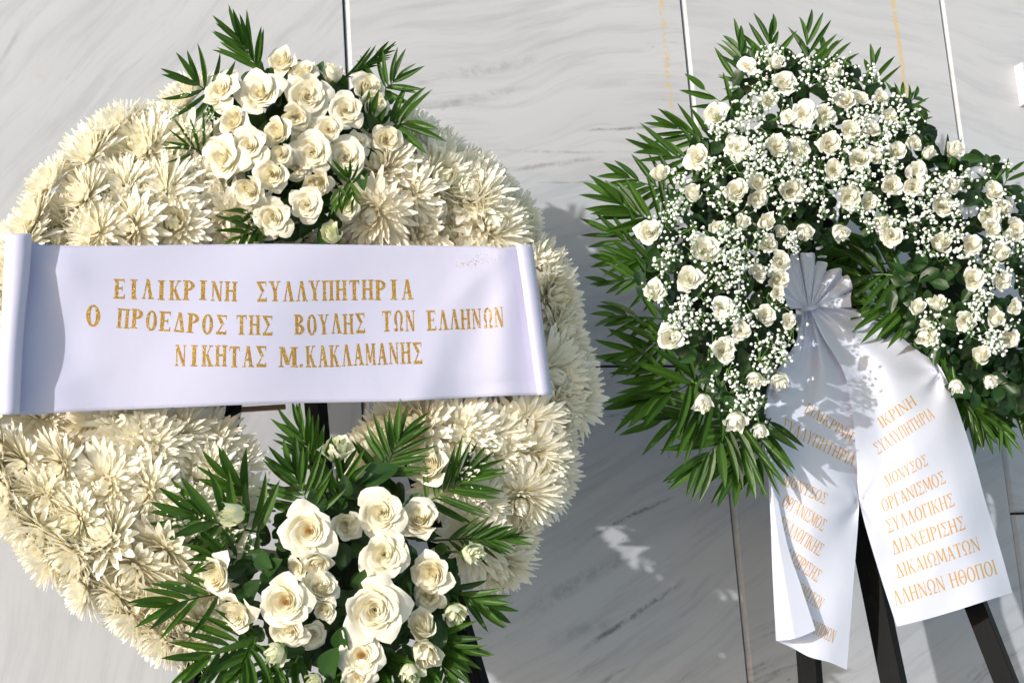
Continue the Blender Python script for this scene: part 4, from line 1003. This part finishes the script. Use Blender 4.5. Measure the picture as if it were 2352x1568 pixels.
right = [[(1858, 704, .014), (1866, 706, .016), (1872, 706, .012), (1878, 705, .016), (1884, 704, .012)],
         [(1888, 770, .010), (1925, 765, .020), (1950, 748, .006), (1975, 730, .018), (1985, 716, .010)],
         [(1938, 855, .012), (1985, 860, .004), (2040, 850, .020), (2100, 830, .010), (2110, 806, .014)],
         [(1958, 950, .010), (2010, 955, .0), (2070, 940, .012), (2130, 905, .010), (2165, 852, .004)],
         [(1968, 1060, .004), (2030, 1060, .010), (2100, 1050, .024), (2170, 1030, .018), (2224, 1010, -.006)],
         [(1975, 1155, -.024), (2045, 1165, .004), (2120, 1160, .020), (2195, 1148, .022), (2262, 1145, -.008)],
         [(2012, 1290, .000), (2085, 1295, .012), (2155, 1285, .022), (2230, 1270, .022), (2296, 1255, -.010)],
         [(2060, 1438, .000), (2125, 1422, .012), (2190, 1403, .020), (2262, 1380, .020), (2325, 1360, -.012)]]
def ribbon_grid(rows, seed, k=17, pins=()):
    gr = surf(rows, NUR, NVR); V = []
    for j, row in enumerate(gr):
        t = j/(NVR-1)
        for i, p in enumerate(row):
            s = i/(NUR-1)
            pl = 0.010*math.exp(-((t-.10)/.13)**2)*math.sin(k*s+seed) + .004*math.exp(-((t-.3)/.2)**2)*math.sin(k*.6*s+seed*2)
            x = p.z + pl
            for (pu, pv, am) in pins:
                du, dv = p.x-pu, p.y-pv; r = math.hypot(du, dv); an = math.atan2(dv, du)
                x += am*math.exp(-r/70)*math.sin(an*5+seed) * min(1, r/12)
            x += .0025*math.sin(p.x*.035+p.y*.02+seed)
            V.append(P(p.x, p.y, dd(p.y) + x))
    return V, grid_faces(NUR, NVR)
LV, LFc = ribbon_grid(left, .4, 19, ((1973, 1153, .010), (1762, 897, .010)))
RV, RFc = ribbon_grid(right, 1.3, 15, ((1973, 1153, .010), (2160, 856, .012)))
# folded-over flap of the left tail
fl = []; NF = 24; NH = 40
outer = spline([(1763, 950, 0), (1768, 1150, 0), (1775, 1310, 0), (1782, 1470, 0)], NH)
inn = spline([(1764, 955, 0), (1776, 1080, 0), (1806, 1240, 0), (1840, 1345, 0), (1873, 1446, 0)], NH)
for j in range(NH):
    a = outer[j]; b = inn[j]; t = j/(NH-1); wd = (b-a).length
    for i in range(NF):
        s = i/(NF-1); x = 1-(1-s)**1.7 if False else s
        uu = lerp(a.x, b.x, s) - 3.5*math.sin(PI*min(1, s*4))*t
        vvp = lerp(a.y, b.y, s) + (14*math.sin(PI*min(1, s*1.0))*t*t*.5)
        dp = 0.008 + (0.050*t)*math.sqrt(min(1, s*2.2))*(1 - .25*s)
        fl.append(P(uu, vvp, dd(vvp) + dp))
FFc = grid_faces(NF, NH)
# fan of the bow above the knot
edge = [(1792, 712, .0), (1786, 690, .012), (1792, 668, -.004), (1803, 640, .014), (1813, 600, .0), (1816, 584, .006), (1831, 581, .012), (1838, 600, -.012), (1838, 582, .016), (1853, 581, .022), (1871, 582, .016), (1872, 610, -.010),
        (1878, 600, -.012), (1900, 604, -.004), (1898, 622, -.016), (1910, 618, .006), (1932, 616, .012), (1934, 634, -.008), (1948, 632, .008), (1958, 657, .014), (1957, 668, -.010), (1954, 680, .012), (1956, 706, .004)]
es = spline(edge, 130); fan = []; NS = 16
for j in range(NS):
    s = j/(NS-1)
    for i, e in enumerate(es):
        k0 = Vector((lerp(1850, 1872, i/129), 707, 0)); p = k0.lerp(Vector((e.x, e.y, 0)), s)
        fan.append(P(p.x, p.y, dd(p.y) + .006 + e.z*s*1.3 + .02*s + .004*math.sin(i*.55)*math.sin(PI*s)))
NFc = grid_faces(130, NS)
# knot wrap
kv, kf = tube([P(1842, 712, dd(700)+.004), P(1852, 709, dd(700)+.022), P(1866, 706, dd(700)+.026), P(1880, 704, dd(700)+.014)], [.004, .006, .007, .004], 10)
AV, AF = merge([(LV, LFc), (RV, RFc), (fl, FFc), (fan, NFc), (kv, kf)])
c1 = P(1930, 1000, dd(1000))
rib = thing('ribbon', 'white satin ribbon bow with two hanging tails of small orange gold Greek lettering', 'ribbon', c1, mesh('ribbon', [v-c1 for v in AV], AF, M['ribbon']))
bL = BVHTree.FromPolygons([tuple(v) for v in LV], LFc); bR = BVHTree.FromPolygons([tuple(v) for v in RV], RFc)
def wr(t, a, b, h, bv, um=.8, sl=0.0): write(t, Z5(*a), Z5(*b), h*.4142, bv, rib, M['print'], mono=False, upmix=um, slant=sl)
wr('ΕΙΛΙΚΡΙΝΗ', (352, 62), (612, 232), 56, bL); wr('ΣΥΛΛΥΠΗΤΗΡΙΑ', (222, 158), (625, 368), 66, bL)
wr('ΔΙΟΝΥΣΟΣ', (225, 462), (470, 578), 62, bL); wr('ΟΡΓΑΝΙΣΜΟΣ', (226, 580), (456, 728), 68, bL); wr('ΣΥΛΛΟΓΙΚΗΣ', (205, 705), (438, 866), 72, bL)
wr('ΔΙΑΧΕΙΡΙΣΗΣ', (200, 850), (426, 1010), 70, bL); wr('ΔΙΚΑΙΩΜΑΤΩΝ', (225, 1010), (442, 1162), 66, bL); wr('ΕΛΛΗΝΩΝ ΗΘΟΠΟΙΩΝ', (195, 1195), (515, 1345), 70, bL)
wr('ΙΚΡΙΝΗ', (788, 158), (985, 22), 62, bR, .9); wr('ΣΥΛΛΥΠΗΤΗΡΙΑ', (765, 302), (1085, 95), 66, bR, .9)
wr('ΔΙΟΝΥΣΟΣ', (805, 486), (1046, 356), 62, bR, .6); wr('ΟΡΓΑΝΙΣΜΟΣ', (795, 622), (1146, 455), 70, bR, .7); wr('ΣΥΛΛΟΓΙΚΗΣ', (820, 738), (1195, 582), 74, bR, .7)
wr('ΔΙΑΧΕΙΡΙΣΗΣ', (850, 857), (1255, 712), 76, bR, .8); wr('ΔΙΚΑΙΩΜΑΤΩΝ', (872, 988), (1340, 828), 76, bR, .9); wr('ΕΛΛΗΝΩΝ ΗΘΟΠΟΙ', (820, 1152), (1432, 960), 82, bR, .9)

for o in (ts, bs): o['group'] = 'rose sprays on the chrysanthemum wreath'
